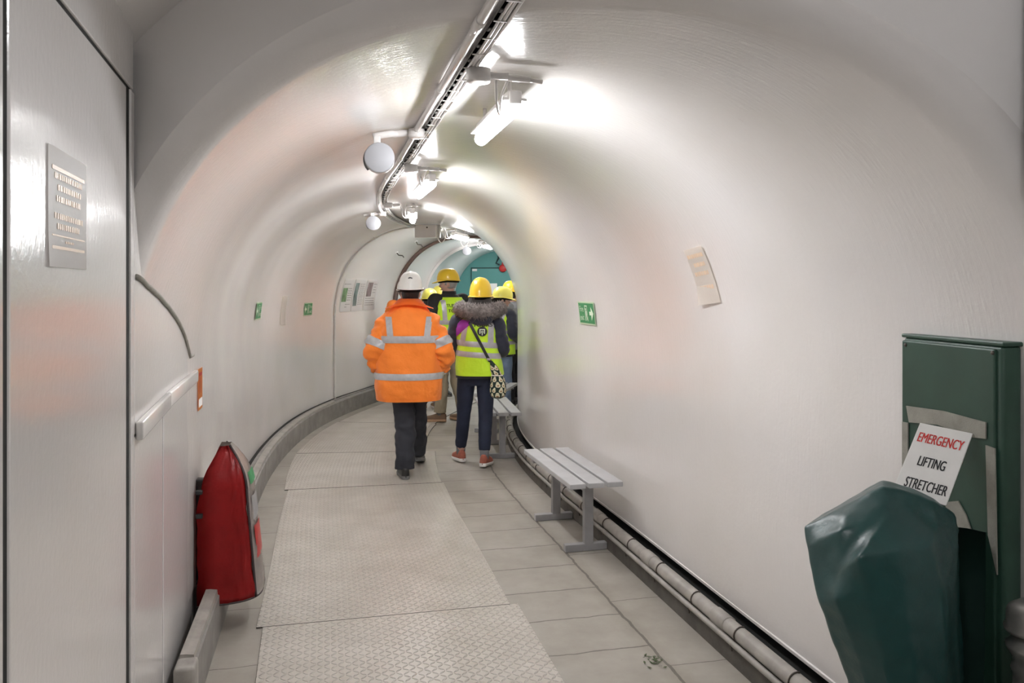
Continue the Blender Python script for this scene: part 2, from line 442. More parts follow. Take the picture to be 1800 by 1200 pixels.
def pix(px, py):
    """where the sight line of a photograph point meets the lining -> (y, q)"""
    rx, rz = (px - 900) / FPX, (HOR - py) / FPX
    y = 1.6
    while y < 17:
        p = Vector((rx * y, y, CAMZ + rz * y))
        yy = y
        for _ in range(4): yy += (p - Vector((C(yy), yy, p.z))).dot(Tn(yy)) * .8
        u = (p - Vector((C(yy), yy, p.z))).dot(Nn(yy))
        lim = HW if p.z < SPR else (HW * max(0, 1 - ((p.z - SPR) / CRN) ** EXPN) ** (1 / EXPN) if p.z < SPR + CRN else 0)
        if abs(u) >= lim: return yy, q_of_z(p.z, 1 if u > 0 else -1)
        y += .01
    return 16.0, 0.0
def Yp(Y, u):
    y = Y
    for _ in range(12): y += (Y - P(y, u, 0).y)
    return y
def floor_pt(px, py):
    y = FPX * CAMZ / (py - HOR); return Vector(((px - 900) / FPX * y, y, 0))
# ------------------------------------------------------------------ shell
def sweep(bm, poly, y0, y1, dy=.15, mi=0, closed=True):
    n = max(2, int((y1 - y0) / dy)); rows = []
    for j in range(n + 1):
        y = y0 + (y1 - y0) * j / n
        rows.append([P(y, u, z) for u, z in poly])
    V = ngrid(bm, rows, wrap=closed, mi=mi)
    if closed:
        for rg in (V[0][::-1], V[-1]): bm.faces.new(rg).material_index = mi
    return V

def metres_uv(me):
    uvl = me.uv_layers.new(name='metres')
    for lp in me.loops:
        co = me.vertices[lp.vertex_index].co
        y = co.y
        for _ in range(5): y += (co - Vector((C(y), y, co.z))).dot(Tn(y)) * .8
        u = (co - Vector((C(y), y, co.z))).dot(Nn(y))
        uvl.data[lp.index].uv = (u, y)

YEND = 16.4
RING = lambda x: 2.36 + (x + 1.11) * (-.38 / 2.31)      # plan line where the narrow bore starts
def ring_y(off_q):
    y = 2.2
    for _ in range(20):
        p = W(y, off_q); y += .7 * (RING(p.x) - p.y)
    return y

bm = bmesh.new()
sweep(bm, [(-1.9, 0), (-1.09, 0), (-.3, 0), (.3, 0), (1.09, 0), (1.9, 0)], -3.6, YEND + .1, closed=False)
fl = link('floor', bm, 'floor', smooth=False); metres_uv(fl.data); tag(fl, kind='structure')

QL, QR, QS = q_of_z(.215, -1), q_of_z(.165, 1), q_of_z(SPR, 1)
nq = 64
qs = [QL + (-QS - QL) * i / 10 for i in range(10)] + [-QS + 2 * QS * i / nq for i in range(nq)] + [QS + (QR - QS) * i / 10 for i in range(11)]
i0, i1 = 10, 10 + nq
def lump(p): return .007 * noise.noise(p * .9) + .004 * noise.noise(p * 2.3 + Vector((7, 1, 3)))
FIL = .10
rows = []
y0s = [ring_y(q) for q in qs]
NST = 150
for th in (90, 67, 45, 22):
    rows.append([W(y0 + FIL * (1 - math.sin(R(th))), q, -FIL * (1 - math.cos(R(th)))) for y0, q in zip(y0s, qs)])
for j in range(NST + 1):
    row = []
    for y0, q in zip(y0s, qs):
        ys = y0 + FIL; y = ys + (YEND - ys) * j / NST
        p = W(y, q); row.append(W(y, q, lump(p) * min(1, j / 6)))
    rows.append(row)
nr = len(rows)
def gnormal(i, k):
    a = rows[min(i+1, nr-1)][k] - rows[max(i-1, 0)][k]; b = rows[i][min(k+1, len(qs)-1)] - rows[i][max(k-1, 0)]
    n = a.cross(b)
    if n.length < 1e-9: return Vector((0, 0, -1))
    n.normalize()
    y = rows[i][k].y; c = Vector((C(y), y, SPR))
    return n if n.dot(c - rows[i][k]) > 0 else -n
def patch(name, ka, kb):
    vs = []; ns = []; fs = []; w = kb - ka + 1
    for i in range(nr):
        for k in range(ka, kb + 1): vs.append(rows[i][k]); ns.append(gnormal(i, k))
    for i in range(nr - 1):
        for k in range(w - 1): fs.append((i*w+k, (i+1)*w+k, (i+1)*w+k+1, i*w+k+1))
    me = bpy.data.meshes.new(name); me.from_pydata([tuple(v) for v in vs], [], fs)
    me.polygons.foreach_set('use_smooth', [True] * len(fs))
    o = bpy.data.objects.new(name, me); COL.objects.link(o); me.materials.append(MAT['wall'])
    me.update()
    if me.polygons[len(fs)//2].normal.dot(ns[fs[len(fs)//2][0]]) < 0: me.flip_normals()
    me.normals_split_custom_set_from_vertices([tuple(n) for n in ns])
    tag(o, kind='structure'); return o
patch('wall_left', 0, i0); patch('ceiling', i0, i1); patch('wall_right', i1, len(qs) - 1)

# wider chamber where the camera stands, with the flat end face round the bore
HW2, CR2 = 1.66, 2.80
def big(y, a):
    u = HW2 * math.sin(a) ; z = SPR + (CR2 - SPR) * math.cos(a) if abs(a) <= PI/2 else 0
    return u, z
bm = bmesh.new()
outer = []
for q in qs:
    u, z = prof(q)
    if z > SPR:
        a = math.atan2(u / HW, (z - SPR) / CRN); uu, zz = HW2 * math.sin(a), SPR + (CR2 - SPR) * math.cos(a)
    else: uu, zz = math.copysign(HW2, u), z
    outer.append((uu, zz))
def cham(u, z):
    y = 2.2
    for _ in range(20):
        p = P(y, u, z); y += .7 * (RING(p.x) - p.y)
    return P(y, u, z)
ngrid(bm, [rows[0], [rows[0][k].lerp(cham(*outer[k]), .5) for k in range(len(qs))], [cham(*o) for o in outer]], wrap=False)
tag(link('wall_front', bm, 'chamber'), kind='structure')
bm = bmesh.new()
rr = [[cham(*o) for o in outer]]
for j in range(1, 9):
    t = j / 8; rr.append([cham(*o).lerp(P(-3.5, *o), t) for o in outer])
ngrid(bm, rr, wrap=False)
tag(link('ceiling_near', bm, 'chamber'), kind='structure')
bm = bmesh.new(); bx(bm, (4.4, .1, 3.2), Matrix.Translation((C(-3.5), -3.56, 1.55)))
tag(link('wall_back', bm, 'wall', smooth=False), kind='structure')

# far end: teal bulkhead with its door
ye = YEND
Mend = Matrix.Translation((C(ye), ye, 0)) @ Matrix.Rotation(yaw(ye), 4, 'Z')
bm = bmesh.new(); bx(bm, (3.2, .12, 2.9), Mend @ Matrix.Translation((0, .08, 1.4)))
tag(link('wall_end', bm, 'teal', smooth=False), kind='structure')
def end_pt(px, py):     # sight line onto the bulkhead, local x and z
    o = Vector((0, 0, CAMZ)); d = Vector(((px-900)/FPX, 1, (HOR-py)/FPX)); n = Tn(ye)
    p = o + d * ((Vector((C(ye), ye, 0)) - o).dot(n) / d.dot(n))
    q = Mend.inverted() @ p; return q.x, q.z
dx0, dz1 = end_pt(829, 471); dx1 = dx0 + 1.02
bm = bmesh.new()
bx(bm, (dx1-dx0+.03, .02, dz1+.012), Mend @ Matrix.Translation(((dx0+dx1)/2, .015, (dz1+.012)/2 + .0)), mi=1)
bx(bm, (dx1-dx0, .03, dz1-.02), Mend @ Matrix.Translation(((dx0+dx1)/2, .005, (dz1)/2)), bev=.004, mi=0)
d2 = tag(link('door_2', bm, ['teal', 'teal_dark'], smooth=False), kind='structure')
bm = bmesh.new(); tube(bm, [(0, 0, 0), (0, -.05, 0), (.11, -.05, 0)], .011)
h = link('door_handle', bm, 'tray'); h.parent = d2; h.matrix_local = Mend @ Matrix.Translation((dx1-.09, -.01, 1.02))
# door plate, paper notice, fire bell and closer
def plate_on(name, M, x, z, w, hh, th, m, label, cat, bev=.002):
    bm = bmesh.new(); bx(bm, (w, th, hh), bev=bev)
    o = link(name, bm, m, smooth=False); o.matrix_world = M @ Matrix.Translation((x, -.012 - th/2, z)); tag(o, label, cat); return o
x, z = end_pt(834.5, 474.5)
plate_on('door_plate', Mend, x, z, .10, .046, .006, 'board', 'small white plate in the top corner of the teal end door', 'sign')
x, z = end_pt(866, 509)
nt_ = plate_on('door_notice', Mend, x, z, .19, .26, .003, 'paper', 'blank white paper notice fixed to the teal end door', 'notice', bev=0)
x, z = end_pt(884.5, 471.5)
e = empty('fire_bell', (0, 0, 0), label='round red fire bell on the teal end wall', cat='bell'); e.matrix_world = Mend @ Matrix.Translation((x, -.011, z))
bm = bmesh.new(); lathe(bm, [(.03, 0), (.075, .012), (.082, .03), (.07, .055), (.03, .066)], 24, Matrix.Rotation(PI/2, 4, 'X')); link('gong', bm, 'red', e)
bm = bmesh.new(); bx(bm, (.05, .03, .07), Matrix.Translation((0, -.012, .09)), bev=.005); link('junction', bm, 'red', e)
x, z = end_pt(873, 460)
e = empty('wall_bracket', (0, 0, 0), label='dark bent bracket high on the teal end wall', cat='bracket'); e.matrix_world = Mend @ Matrix.Translation((x, -.02, z))
bm = bmesh.new(); tube(bm, [(.06, .0, .1), (.03, -.03, .04), (0, -.05, -.03), (.07, -.06, -.06)], .016); link('arm', bm, 'teal_dark', e)
bm = bmesh.new(); bx(bm, (.07, .02, .06), Matrix.Translation((.06, .0, .1)), bev=.004); link('foot', bm, 'teal_dark', e)

# rib at the far arch, white post and teal side door beyond it
bm = bmesh.new()
qq = [QL + (QR - QL) * i / 60 for i in range(61)]
ngrid(bm, [[W(13.7, q, .0) for q in qq], [W(13.7, q, .045) for q in qq], [W(13.86, q, .045) for q in qq], [W(13.86, q, 0) for q in qq]], wrap=False)
tag(link('trim_1', bm, 'wall', angle=40), kind='structure')
bm = bmesh.new()
for y_a, y_b, z1 in ((13.95, 14.75, 1.86),):
    rows2 = [[P(y_a + (y_b-y_a)*t/4, -1.205 + o, z) for z in (0.0, z1)] for o in (.03,) for t in range(5)]
    ngrid(bm, rows2, wrap=False)
    ngrid(bm, [[P(y_a + (y_b-y_a)*t/4, -1.205 + o, z1) for o in (.03, -.05)] for t in range(5)], wrap=False)
    ngrid(bm, [[P(y_a, -1.205 + o, z) for z in (0, z1)] for o in (.03, -.05)], wrap=False)
tag(link('door_3', bm, 'teal_light', smooth=False), kind='structure')
bm = bmesh.new(); bx(bm, (.10, .14, 1.95), Matrix.Translation(P(14.9, -1.15, .975)) @ Matrix.Rotation(yaw(14.9), 4, 'Z'), bev=.006)
tag(link('trim_2', bm, 'white', smooth=False), kind='structure')

# kerbs
bm = bmesh.new()
sweep(bm, [(-1.09, 0), (-1.09, .188), (-1.10, .196), (-1.16, .196), (-1.16, 0)], 3.22, 4.1)
sweep(bm, [(-1.09, 0), (-1.09, .188), (-1.10, .196), (-1.30, .196), (-1.30, 0)], 4.1, YEND)
sweep(bm, [(-1.16, .196), (-1.16, .206), (-1.19, .212), (-1.30, .212), (-1.30, .196)], 4.05, YEND)
sweep(bm, [(-1.185, .2115), (-1.185, .2125), (-1.30, .2125), (-1.30, .2115)], 4.05, YEND, mi=1)
tag(link('trim_3', bm, ['kerb', 'gap'], smooth=False), kind='structure')
bm = bmesh.new(); sweep(bm, [(-1.098, .198), (-1.100, .216), (-1.13, .220), (-1.15, .220), (-1.15, .198)], 3.30, 9.7)
o = link('cable_trunking', bm, 'pipe', smooth=False); tag(o, 'long pale grey trunking capping the left kerb', 'trunking')
bm = bmesh.new(); bx(bm, (.075, .10, .22), Matrix.Translation(P(3.22, -1.115, .115)) @ Matrix.Rotation(yaw(3.2), 4, 'Z'), bev=.012)
tag(link('trunking_end_box', bm, 'pipe'), 'rounded grey end box where the left trunking stops at the panels', 'box')
bm = bmesh.new()
sweep(bm, [(1.09, 0), (1.09, .088), (1.10, .094), (1.32, .094), (1.32, 0)], .2, YEND)
sweep(bm, [(1.30, .094), (1.30, .30), (1.36, .30), (1.36, .094)], .2, YEND, mi=1)
sweep(bm, [(1.15, .094), (1.15, .098), (1.31, .098), (1.31, .094)], .2, YEND, mi=1)
tag(link('trim_4', bm, ['kerb_dark', 'gap'], smooth=False), kind='structure')
# ragged lower lip of the right wall
bm = bmesh.new(); sweep(bm, [(1.205, .157), (1.204, .170), (1.213, .174), (1.225, .157)], 2.3, YEND)
tag(link('trim_5', bm, 'wall', smooth=False), kind='structure')

# pipe run on the right kerb
e = empty('kerb_pipe', P(5, 1.1, .094), label='long dusty grey pipe clipped along the right kerb', cat='pipe')
inv = Matrix.Translation(-e.location)
def put(o, par): o.parent = par; o.matrix_local = inv_of(par) @ o.matrix_world; return o
def inv_of(par): return par.matrix_basis.inverted()
ys = [.3 + .12 * k for k in range(132)]
bm = bmesh.new(); tube(bm, [P(y, 1.122, .131) - e.location for y in ys], .034, 14); link('pipe', bm, 'pipe', e)
bm = bmesh.new(); tube(bm, [P(y, 1.083, .099) - e.location for y in ys], .013, 8); link('cable', bm, 'pipe', e)
k = 0; y = 2.35
while y < 9.4:
    bm = bmesh.new()
    pts = [P(y, 1.122 + .036*math.cos(t), .131 + .037*math.sin(t)) - e.location for t in [R(a) for a in range(70, 215, 18)]] + [P(y, 1.073, .10) - e.location, P(y, 1.078, .07) - e.location]
    tube(bm, pts, .0035, 6); link('clip', bm, 'hook', e)
    if k % 2 == 0:
        bm = bmesh.new(); tube(bm, [P(y + .16 + d, 1.122, .131) - e.location for d in (-.06, -.055, .055, .06)], [.035, .0385, .0385, .035], 14); link('coupling', bm, 'pipe', e)
    y += .40; k += 1
# a fallen dead twig of leaves on the slabs
bm = bmesh.new()
c0 = floor_pt(1152, 1162)
for i in range(26):
    a = rnd.uniform(0, 6.28); r_ = rnd.uniform(0, .05) ; s_ = rnd.uniform(.006, .014)
    Mx = Matrix.Translation(c0 + Vector((r_*math.cos(a)*1.2, r_*math.sin(a)*1.6, .003 + rnd.uniform(0, .004)))) @ Matrix.Rotation(rnd.uniform(0, 6), 4, 'Z') @ Matrix.Rotation(rnd.uniform(-.6, .6), 4, 'X')
    prism(bm, [(-s_, 0), (0, s_*.4), (s_, 0), (0, -s_*.4)], 0, .001, Mx)
o = link('leaf_litter', bm, 'leaf', smooth=False); tag(o, 'small scatter of dark leaf scraps on the slabs at the kerb joint', 'leaves', kind='stuff')

# floor plates
def plate(y0, y1, ul, ur, z, label, name='chequer_plate'):
    bm = bmesh.new(); n = max(3, int((y1-y0)/.15)); T = .007
    rowsu = []; 
    for j in range(n + 1):
        y = y0 + (y1-y0)*j/n; a = ul[0] + (ul[1]-ul[0])*j/n; b_ = ur[0] + (ur[1]-ur[0])*j/n
        rowsu.append((y, a, b_))
    ngrid(bm, [[P(y, a + (b_-a)*t/4, z + T) for t in range(5)] for y, a, b_ in rowsu], wrap=False, mi=0)
    for s in (0, 1):
        ngrid(bm, [[P(y, (a, b_)[s], z + T), P(y, (a, b_)[s] + (-.002, .002)[s], z)] for y, a, b_ in rowsu], wrap=False, mi=1)
    for y, a, b_ in (rowsu[0], rowsu[-1]):
        ngrid(bm, [[P(y, a + (b_-a)*t/4, zz) for t in range(5)] for zz in (z, z + T)], wrap=False, mi=1)
    o = link(name, bm, ['plate', 'plate_edge'], smooth=False); metres_uv(o.data)
    return tag(o, label, 'floor plate', 'steel floor plates')
plate(1.6, 3.985, (-.845, -.90), (.33, .345), .001, 'beige chequer plate nearest the camera, just before the stretcher cabinet')
plate(3.99, 6.52, (-.93, -.895), (.305, .345), .001, 'beige chequer plate beside the near bench, between nearest plate and first dark joint')
plate(6.53, 7.83, (-.925, -1.00), (.33, .345), .001, 'short beige chequer plate under the walking man in orange')
plate(7.84, 9.45, (-1.0, -.98), (.24, .22), .001, 'beige chequer plate beyond the man in orange, beside the left curve')
plate(9.46, 11.4, (-.96, -.92), (.20, .3), .001, 'far beige chequer plate where the khaki trousered man stands')

# ------------------------------------------------------------------ left panels and door
PX0, PY0, PSL = -1.11, 2.36, -.281
Lp = math.hypot(1, PSL)
Mp = Matrix.Translation((PX0, PY0, 0)) @ Matrix.Rotation(-math.atan(PSL), 4, 'Z')   # local y along the wall, local x into the passage
Mp = Matrix(((1/Lp, PSL/Lp, 0, PX0), (-PSL/Lp, 1/Lp, 0, PY0), (0, 0, 1, 0), (0, 0, 0, 1)))
def pan_pt(px, py):
    o = Vector((0, 0, CAMZ)); d = Vector(((px-900)/FPX, 1, (HOR-py)/FPX)); n = Vector((1/Lp, -PSL/Lp, 0))
    p = o + d * ((Vector((PX0, PY0, 0)) - o).dot(n) / d.dot(n)); q = Mp.inverted() @ p; return q.y, q.z
bm = bmesh.new()
yb = pan_pt(339, 600)[0]; ya = pan_pt(17, 600)[0] - .45
bx(bm, (.10, yb - .01 - ya, 2.78), Mp @ Matrix.Translation((-.078, (yb - .01 + ya)/2, 1.39)), mi=0)
tag(link('wall_left_bulkhead', bm, 'gap', smooth=False), kind='structure')
def panel(name, y0, y1, z0, z1, th=.03, m='panel', bev=.004, x=0.0, M=Mp):
    bm = bmesh.new(); bx(bm, (th, y1-y0, z1-z0), M @ Matrix.Translation((x - th/2, (y0+y1)/2, (z0+z1)/2)), bev=bev)
    return tag(link(name, bm, m, smooth=False), kind='structure')
yd0, yd1 = pan_pt(17, 600)[0], pan_pt(222, 600)[0]
ys1 = pan_pt(231, 600)[0]; ym = pan_pt(286, 900)[0]
ztop = 2.175
panel('door_1', yd0, yd1, .02, ztop)
panel('trim_6', ya, yd0 - .028, 0, 2.77)
panel('trim_20', ya - .03, ya, 0, 2.77, th=.14)
panel('trim_7', yd0 - .02, ys1 + .03, ztop + .014, 2.77)
panel('trim_8', ys1 - .004, ys1 + .045, .0, ztop + .01)            # slim post right of the door
panel('shadow_strip_1', yd1 - .001, ys1 - .003, .0, ztop + .01, m='gap', x=-.006, bev=0)  # flush black strips round the door, painted in for the gap's shadow
panel('shadow_strip_2', yd0 - .03, yd0 + .001, .0, ztop + .01, m='gap', x=-.004, bev=0)
panel('shadow_strip_3', yd0 - .03, ys1 + .04, ztop - .001, ztop + .015, m='gap', x=-.006, bev=0)
panel('trim_9', ys1 + .05, yb - .045, 1.19, 1.9)
panel('trim_10', ys1 + .05, ym - .004, .0, 1.185)
panel('trim_11', ym + .02, yb - .05, .0, 1.185)
panel('shadow_strip_4', ym - .005, ym + .021, .0, 1.185, m='gap', x=-.008, bev=0)  # black strips standing in for shadow in the panel joints
panel('shadow_strip_5', yb - .055, yb - .015, .0, 1.28, m='gap', x=-.008, bev=0)
panel('trim_12', yb - .018, yb + .03, .0, 1.27, th=.05, x=.0)
bm = bmesh.new(); pts = []
for k in range(24):
    yl = ys1 + .06 + (yb - .03 - ys1 - .06) * k / 23; q = Mp @ Vector((0, yl, 0)); yy = Yp(q.y, -1.18); u = (q - P(yy, 0, 0)).dot(Nn(yy))
    q.z = ceil_z(min(abs(u), HW - .002)) + .004*noise.noise(Vector((yl*9, 0, 0))); pts.append(q + Nn(yy)*.004)
tube(bm, pts, .008, 8); tag(link('caulk_and_shadow_bead', bm, 'velcro'), kind='structure')  # dark bead for the caulk line and the contact shadow along it
# cover strip in two lengths
def strip(y0, y1, z, label, drop):
    bm = bmesh.new(); bx(bm, (.022, y1-y0, .055), Mp @ Matrix.Translation((.012, (y0+y1)/2, z)) @ Matrix.Rotation(drop, 4, 'X'), bev=.006)
    return tag(link('cover_strip', bm, 'panel'), label, 'trim strip', 'cover strips on the left panels')
strip(ys1 + .055, ym + .05, 1.205, 'nearer white cover strip across the left panels', .015)
strip(ym + .055, yb + .02, 1.208, 'farther white cover strip across the left panels, beside the orange sign', -.01)

# notice in a clear wallet on the door
y0, z1 = pan_pt(82, 250); y1, _ = pan_pt(150, 275); _, z0 = pan_pt(82, 468)
e = empty('door_notice', (0, 0, 0), label='faded orange printed notice in a clear wallet on left door', cat='notice'); e.matrix_world = Mp @ Matrix.Translation((.001, (y0+y1)/2, (z0+z1)/2))
w_, h_ = y1 - y0, z1 - z0
bm = bmesh.new(); V = []
for j in range(9):
    V.append([Vector((.0015 + (.010 * max(0, .5 - j/8) ** 2 * max(0, 1 - i/3.0)), -w_/2 + w_*i/8, -h_/2 + h_*j/8)) for i in range(9)])
ngrid(bm, V, wrap=False); bmesh.ops.solidify(bm, geom=bm.faces[:], thickness=.0015); link('wallet', bm, 'sleeve', e, smooth=False)
bm = bmesh.new()
def on_notice(x, y): return Vector((.0065, x, y))
for i, (s_, sz) in enumerate((('IMPORTANT', .030), ('ALL DOORS', .030), ('KEEP SHUT', .030))):
    pass
for zf, zz, a, b_ in ((.325, .008, -.42, .42), (-.235, .003, -.42, .42), (-.335, .006, -.42, .42)):
    bx(bm, (.0006, w_*(b_-a), zz), Matrix.Translation((.0024, 0, h_*zf)))
for zf, wd in ((.265, .72), (.17, .58), (.075, .64), (-.07, .72), (-.155, .60), (-.28, .2)):   # illegible washed-out words
    n = max(2, int(wd * 16)); x = -wd/2
    while x < wd/2 - .02:
        l = rnd.uniform(.025, .05); 
        bx(bm, (.0006, w_*l, h_*(.05 if zf > -.2 else .02)), Matrix.Translation((.0024, w_*(x + l/2), h_*zf))); x += l + rnd.uniform(.008, .02)
link('faded_lettering', bm, 'ink_orange', e, smooth=False)

# ------------------------------------------------------------------ ceiling services
# lamps ------------------------------------------------
def lamp(y, u, label, zc=2.29, length=.66, loops=0):
    e = empty('ceiling_light', P(y, u, zc), yaw(y), label, 'ceiling light', 'ceiling lamps along the crown')
    bm = bmesh.new(); bx(bm, (.092, length, .012), Matrix.Translation((0, 0, .018)), bev=.004); bx(bm, (.05, length*.96, .035), Matrix.Translation((0, 0, .038)), bev=.008); link('housing', bm, 'white', e)
    bm = bmesh.new()
    pr = [(.0, -length/2), (.02, -length/2), (.029, -length/2 + .012), (.029, length/2 - .012), (.02, length/2)]
    lathe(bm, [(max(r_, .001), z) for r_, z in pr], 20, Matrix.Translation((0, 0, -.010)) @ Matrix.Rotation(-PI/2, 4, 'X')); link('diffuser', bm, 'diffuser', e)
    for s in (-1, 1):
        bm = bmesh.new(); bx(bm, (.046, .016, .05), Matrix.Translation((0, s*(length/2 + .004), .024)), bev=.006); link('end_cap', bm, 'white', e)
        bm = bmesh.new(); tube(bm, [(0, s*length*.36, .05), (0, s*length*.36, .112)], .008, 8); link('hanger', bm, 'conduit', e)
    # arm pipe to the junction on the tray, and the drooping flex
    bm = bmesh.new(); tube(bm, [(-.06, -length/2 - .10, .068), (.03, -length/2 - .10, .066)], .012, 10)
    tube(bm, [(.02, -length/2 - .10, .066), (.075, -length/2 - .10, .060)], .009, 10); link('side_pipe', bm, 'conduit', e)
    bm = bmesh.new(); tube(bm, catmull([(-.10, -length/2 - .13, .05), (-.085, -length/2 - .08, -.03), (-.05, -length/2 + .02, -.035), (-.02, -length/2 + .06, .03)], 6), .0045, 8); link('cable', bm, 'conduit', e)
    bm = bmesh.new(); tube(bm, catmull([(-.05, -length/2 - .10, .06), (-.065, -length/2 - .06, .01), (-.055, -length/2 + .0, -.03), (-.03, -length/2 + .05, .02)], 6), .0045, 8); link('cable', bm, 'conduit', e)
    for k in range(loops):
        bm = bmesh.new(); cx = -.12 + .0*k; yy = (-length/2 - .12, length/2 + .3)[k]
        tube(bm, catmull([(cx, yy, .09), (cx - .05, yy, -.02), (cx, yy, -.10), (cx + .055, yy, -.03), (cx + .03, yy, .08)], 6), .006, 8); link('cable', bm, 'conduit', e)
    return e
lamp(3.22, .065, 'lit tube lamp closest to the camera, large on the crown')
lamp(5.36, .055, 'second lit tube lamp from the camera, beyond the big round loudspeaker')
lamp(7.55, .125, 'third lit tube lamp, turned just before the grey junction box')
lamp(10.65, .24, 'fourth lit tube lamp, with hanging cable loops beyond the grey junction box', loops=2)
e = lamp(13.0, .06, 'far lit tube lamp near the teal end wall')

lamp(.15, -.22, 'added unseen tube lamp above the camera, lighting the wider chamber', zc=2.62)  # extra lamp added out of view to brighten the near chamber
lamp(15.2, .06, 'last lit tube lamp right before the teal end wall')

# round conduit with couplings
ys = [1.2 + .1*k for k in range(87)]
e = empty('conduit_run', P(5, -.19, 2.35), label='thick white conduit running along the crown, left of the tray', cat='conduit')
bm = bmesh.new(); tube(bm, [P(y, -.185, 2.372) - e.location for y in ys], .0145, 14); link('pipe', bm, 'conduit', e)
for y in (2.32, 3.1, 3.86, 4.7, 5.55, 6.4, 7.2, 7.9, 8.7):
    bm = bmesh.new(); tube(bm, [P(y + d, -.185, 2.372) - e.location for d in (-.04, -.037, .037, .04)], [.015, .0175, .0175, .015], 14); link('coupling', bm, 'conduit', e)
for y in (3.86, 8.0):
    bm = bmesh.new(); lathe(bm, [(.02, -.026), (.036, -.026), (.039, -.018), (.039, .015), (.02, .02)], 18, Matrix.Translation(P(y, -.185, 2.362) - e.location)); link('junction_box', bm, 'conduit', e)

# perforated cable tray, with its cables and ties
e = empty('cable_tray', P(5, -.08, 2.37), label='perforated grey cable tray with tied cables along the crown', cat='cable tray')
ys = [1.2 + .1*k for k in range(87)]
bm = bmesh.new()
ngrid(bm, [[P(y, -.150, 2.376) - e.location, P(y, -.150, 2.385) - e.location, P(y, -.148, 2.387) - e.location, P(y, -.108, 2.387) - e.location, P(y, -.106, 2.385) - e.location, P(y, -.106, 2.370) - e.location] for y in ys], wrap=False)
bmesh.ops.solidify(bm, geom=bm.faces[:], thickness=.002); link('channel', bm, 'tray', e, smooth=False)
bm = bmesh.new()
for ca, cz, r_ in ((-.130, 2.379, .0055), (-.119, 2.378, .006), (-.107, 2.375, .0055)):
    tube(bm, [P(y, ca, cz) - e.location + Vector((0, 0, .003*math.sin(y*9 + ca*90))) for y in ys], r_, 8)
link('cable', bm, 'conduit', e)
k = 0; y = 1.9
while y < 9.7:
    bm = bmesh.new(); M0 = Matrix.Translation(P(y, -.142, 2.380) - e.location) @ Matrix.Rotation(yaw(y), 4, 'Z')
    bx(bm, (.012, .030, .006), M0, bev=.004); link('slot', bm, 'slot', e, smooth=False)
    bm = bmesh.new(); bx(bm, (.044, .006, .003), Matrix.Translation(P(y + .06, -.128, 2.371) - e.location) @ Matrix.Rotation(yaw(y), 4, 'Z')); link('tie', bm, 'conduit', e, smooth=False)
    y += .16; k += 1
# lamp junction boxes on the tray
for y, lab in ((2.78, 'round white junction box on the tray beside the closest lamp'), (4.93, 'round white junction box on the tray beside the second lamp'), (7.12, 'round white junction box on the tray beside the third lamp')):
    e = empty('junction_box', P(y, -.095, 2.352), yaw(y), lab, 'junction box', 'lamp junction boxes')
    bm = bmesh.new(); lathe(bm, [(.02, -.022), (.040, -.022), (.043, -.016), (.043, .022), (.02, .024)], 20); link('box', bm, 'white', e)
    bm = bmesh.new(); tube(bm, [(.04, .0, .004), (.105, 0, .004)], .013, 10); link('spout', bm, 'white', e)
# square grey box at the bend
e = empty('junction_cabinet', P(9.85, .02, 2.31), yaw(9.8), 'square pale grey junction cabinet at the bend in the crown', 'junction box')
bm = bmesh.new(); bx(bm, (.27, .16, .155), Matrix.Translation((.0, 0, 0)), bev=.006); link('body', bm, 'white', e, smooth=False)
bm = bmesh.new(); bx(bm, (.03, .05, .19), Matrix.Translation((.15, .02, .02)), bev=.003); link('side_bracket', bm, 'tray', e, smooth=False)
bm = bmesh.new(); lathe(bm, [(.002, 0), (.010, 0), (.010, .006), (.002, .007)], 10, Matrix.Translation((.02, -.08, .045)) @ Matrix.Rotation(PI/2, 4, 'X')); link('screw', bm, 'black', e)

# loudspeakers on branch pipes
def speaker(y, px, py, label):
    d = floor_pt(px, 1000); X = (px-900)/FPX*y; Z = CAMZ + (HOR-py)/FPX*y
    e = empty('loudspeaker', (X, y, Z), yaw(y)*.6, label, 'loudspeaker', 'round ceiling loudspeakers')
    bm = bmesh.new(); lathe(bm, [(.03, .10), (.062, .09), (.070, .05), (.071, .0), (.069, -.006)], 32, Matrix.Rotation(-PI/2, 4, 'X')); link('can', bm, 'white', e)
    bm = bmesh.new(); lathe(bm, [(.002, -.010), (.066, -.010), (.071, -.006), (.071, .002), (.05, .003)], 32, Matrix.Rotation(-PI/2, 4, 'X')); link('grille', bm, 'disc', e)
    bm = bmesh.new(); pts = [(.074*math.cos(R(a)), .055, .074*math.sin(R(a))) for a in range(80, 236, 12)]; tube(bm, pts, .005, 6); link('strap', bm, 'disc_dark', e)
    bm = bmesh.new(); bx(bm, (.032, .04, .045), Matrix.Translation((-.012, .03, .082)), bev=.004); bx(bm, (.008, .004, .008), Matrix.Translation((-.012, .009, .08))); link('bracket', bm, 'white', e, smooth=False)
    return e, y
for y, px, py, yc, lab in ((3.75, 667, 277, 3.86, 'large round white loudspeaker on the left of the vault'),
                       (7.9, 656, 392, 8.0, 'middle round loudspeaker, beyond the large one, before the grey junction cabinet'),
                       (13.4, 820.5, 441, None, 'far round loudspeaker near the teal end wall')):
    speaker(y, px, py, lab)
    # branch pipe from the crown down to the loudspeaker, following the lining
    if yc:
        qa, qb = -.22, (-.40 if yc < 5 else -.38)
        bm = bmesh.new(); tube(bm, [W(yc + (.02 if t < .5 else 0), qa + (qb-qa)*t, .026) for t in [i/10 for i in range(11)]], .017, 12)
        o = link('branch_conduit', bm, 'conduit'); tag(o, 'white branch conduit from the crown to the ' + ('large round' if yc < 5 else 'middle round') + ' loudspeaker', 'conduit', 'branch conduits')
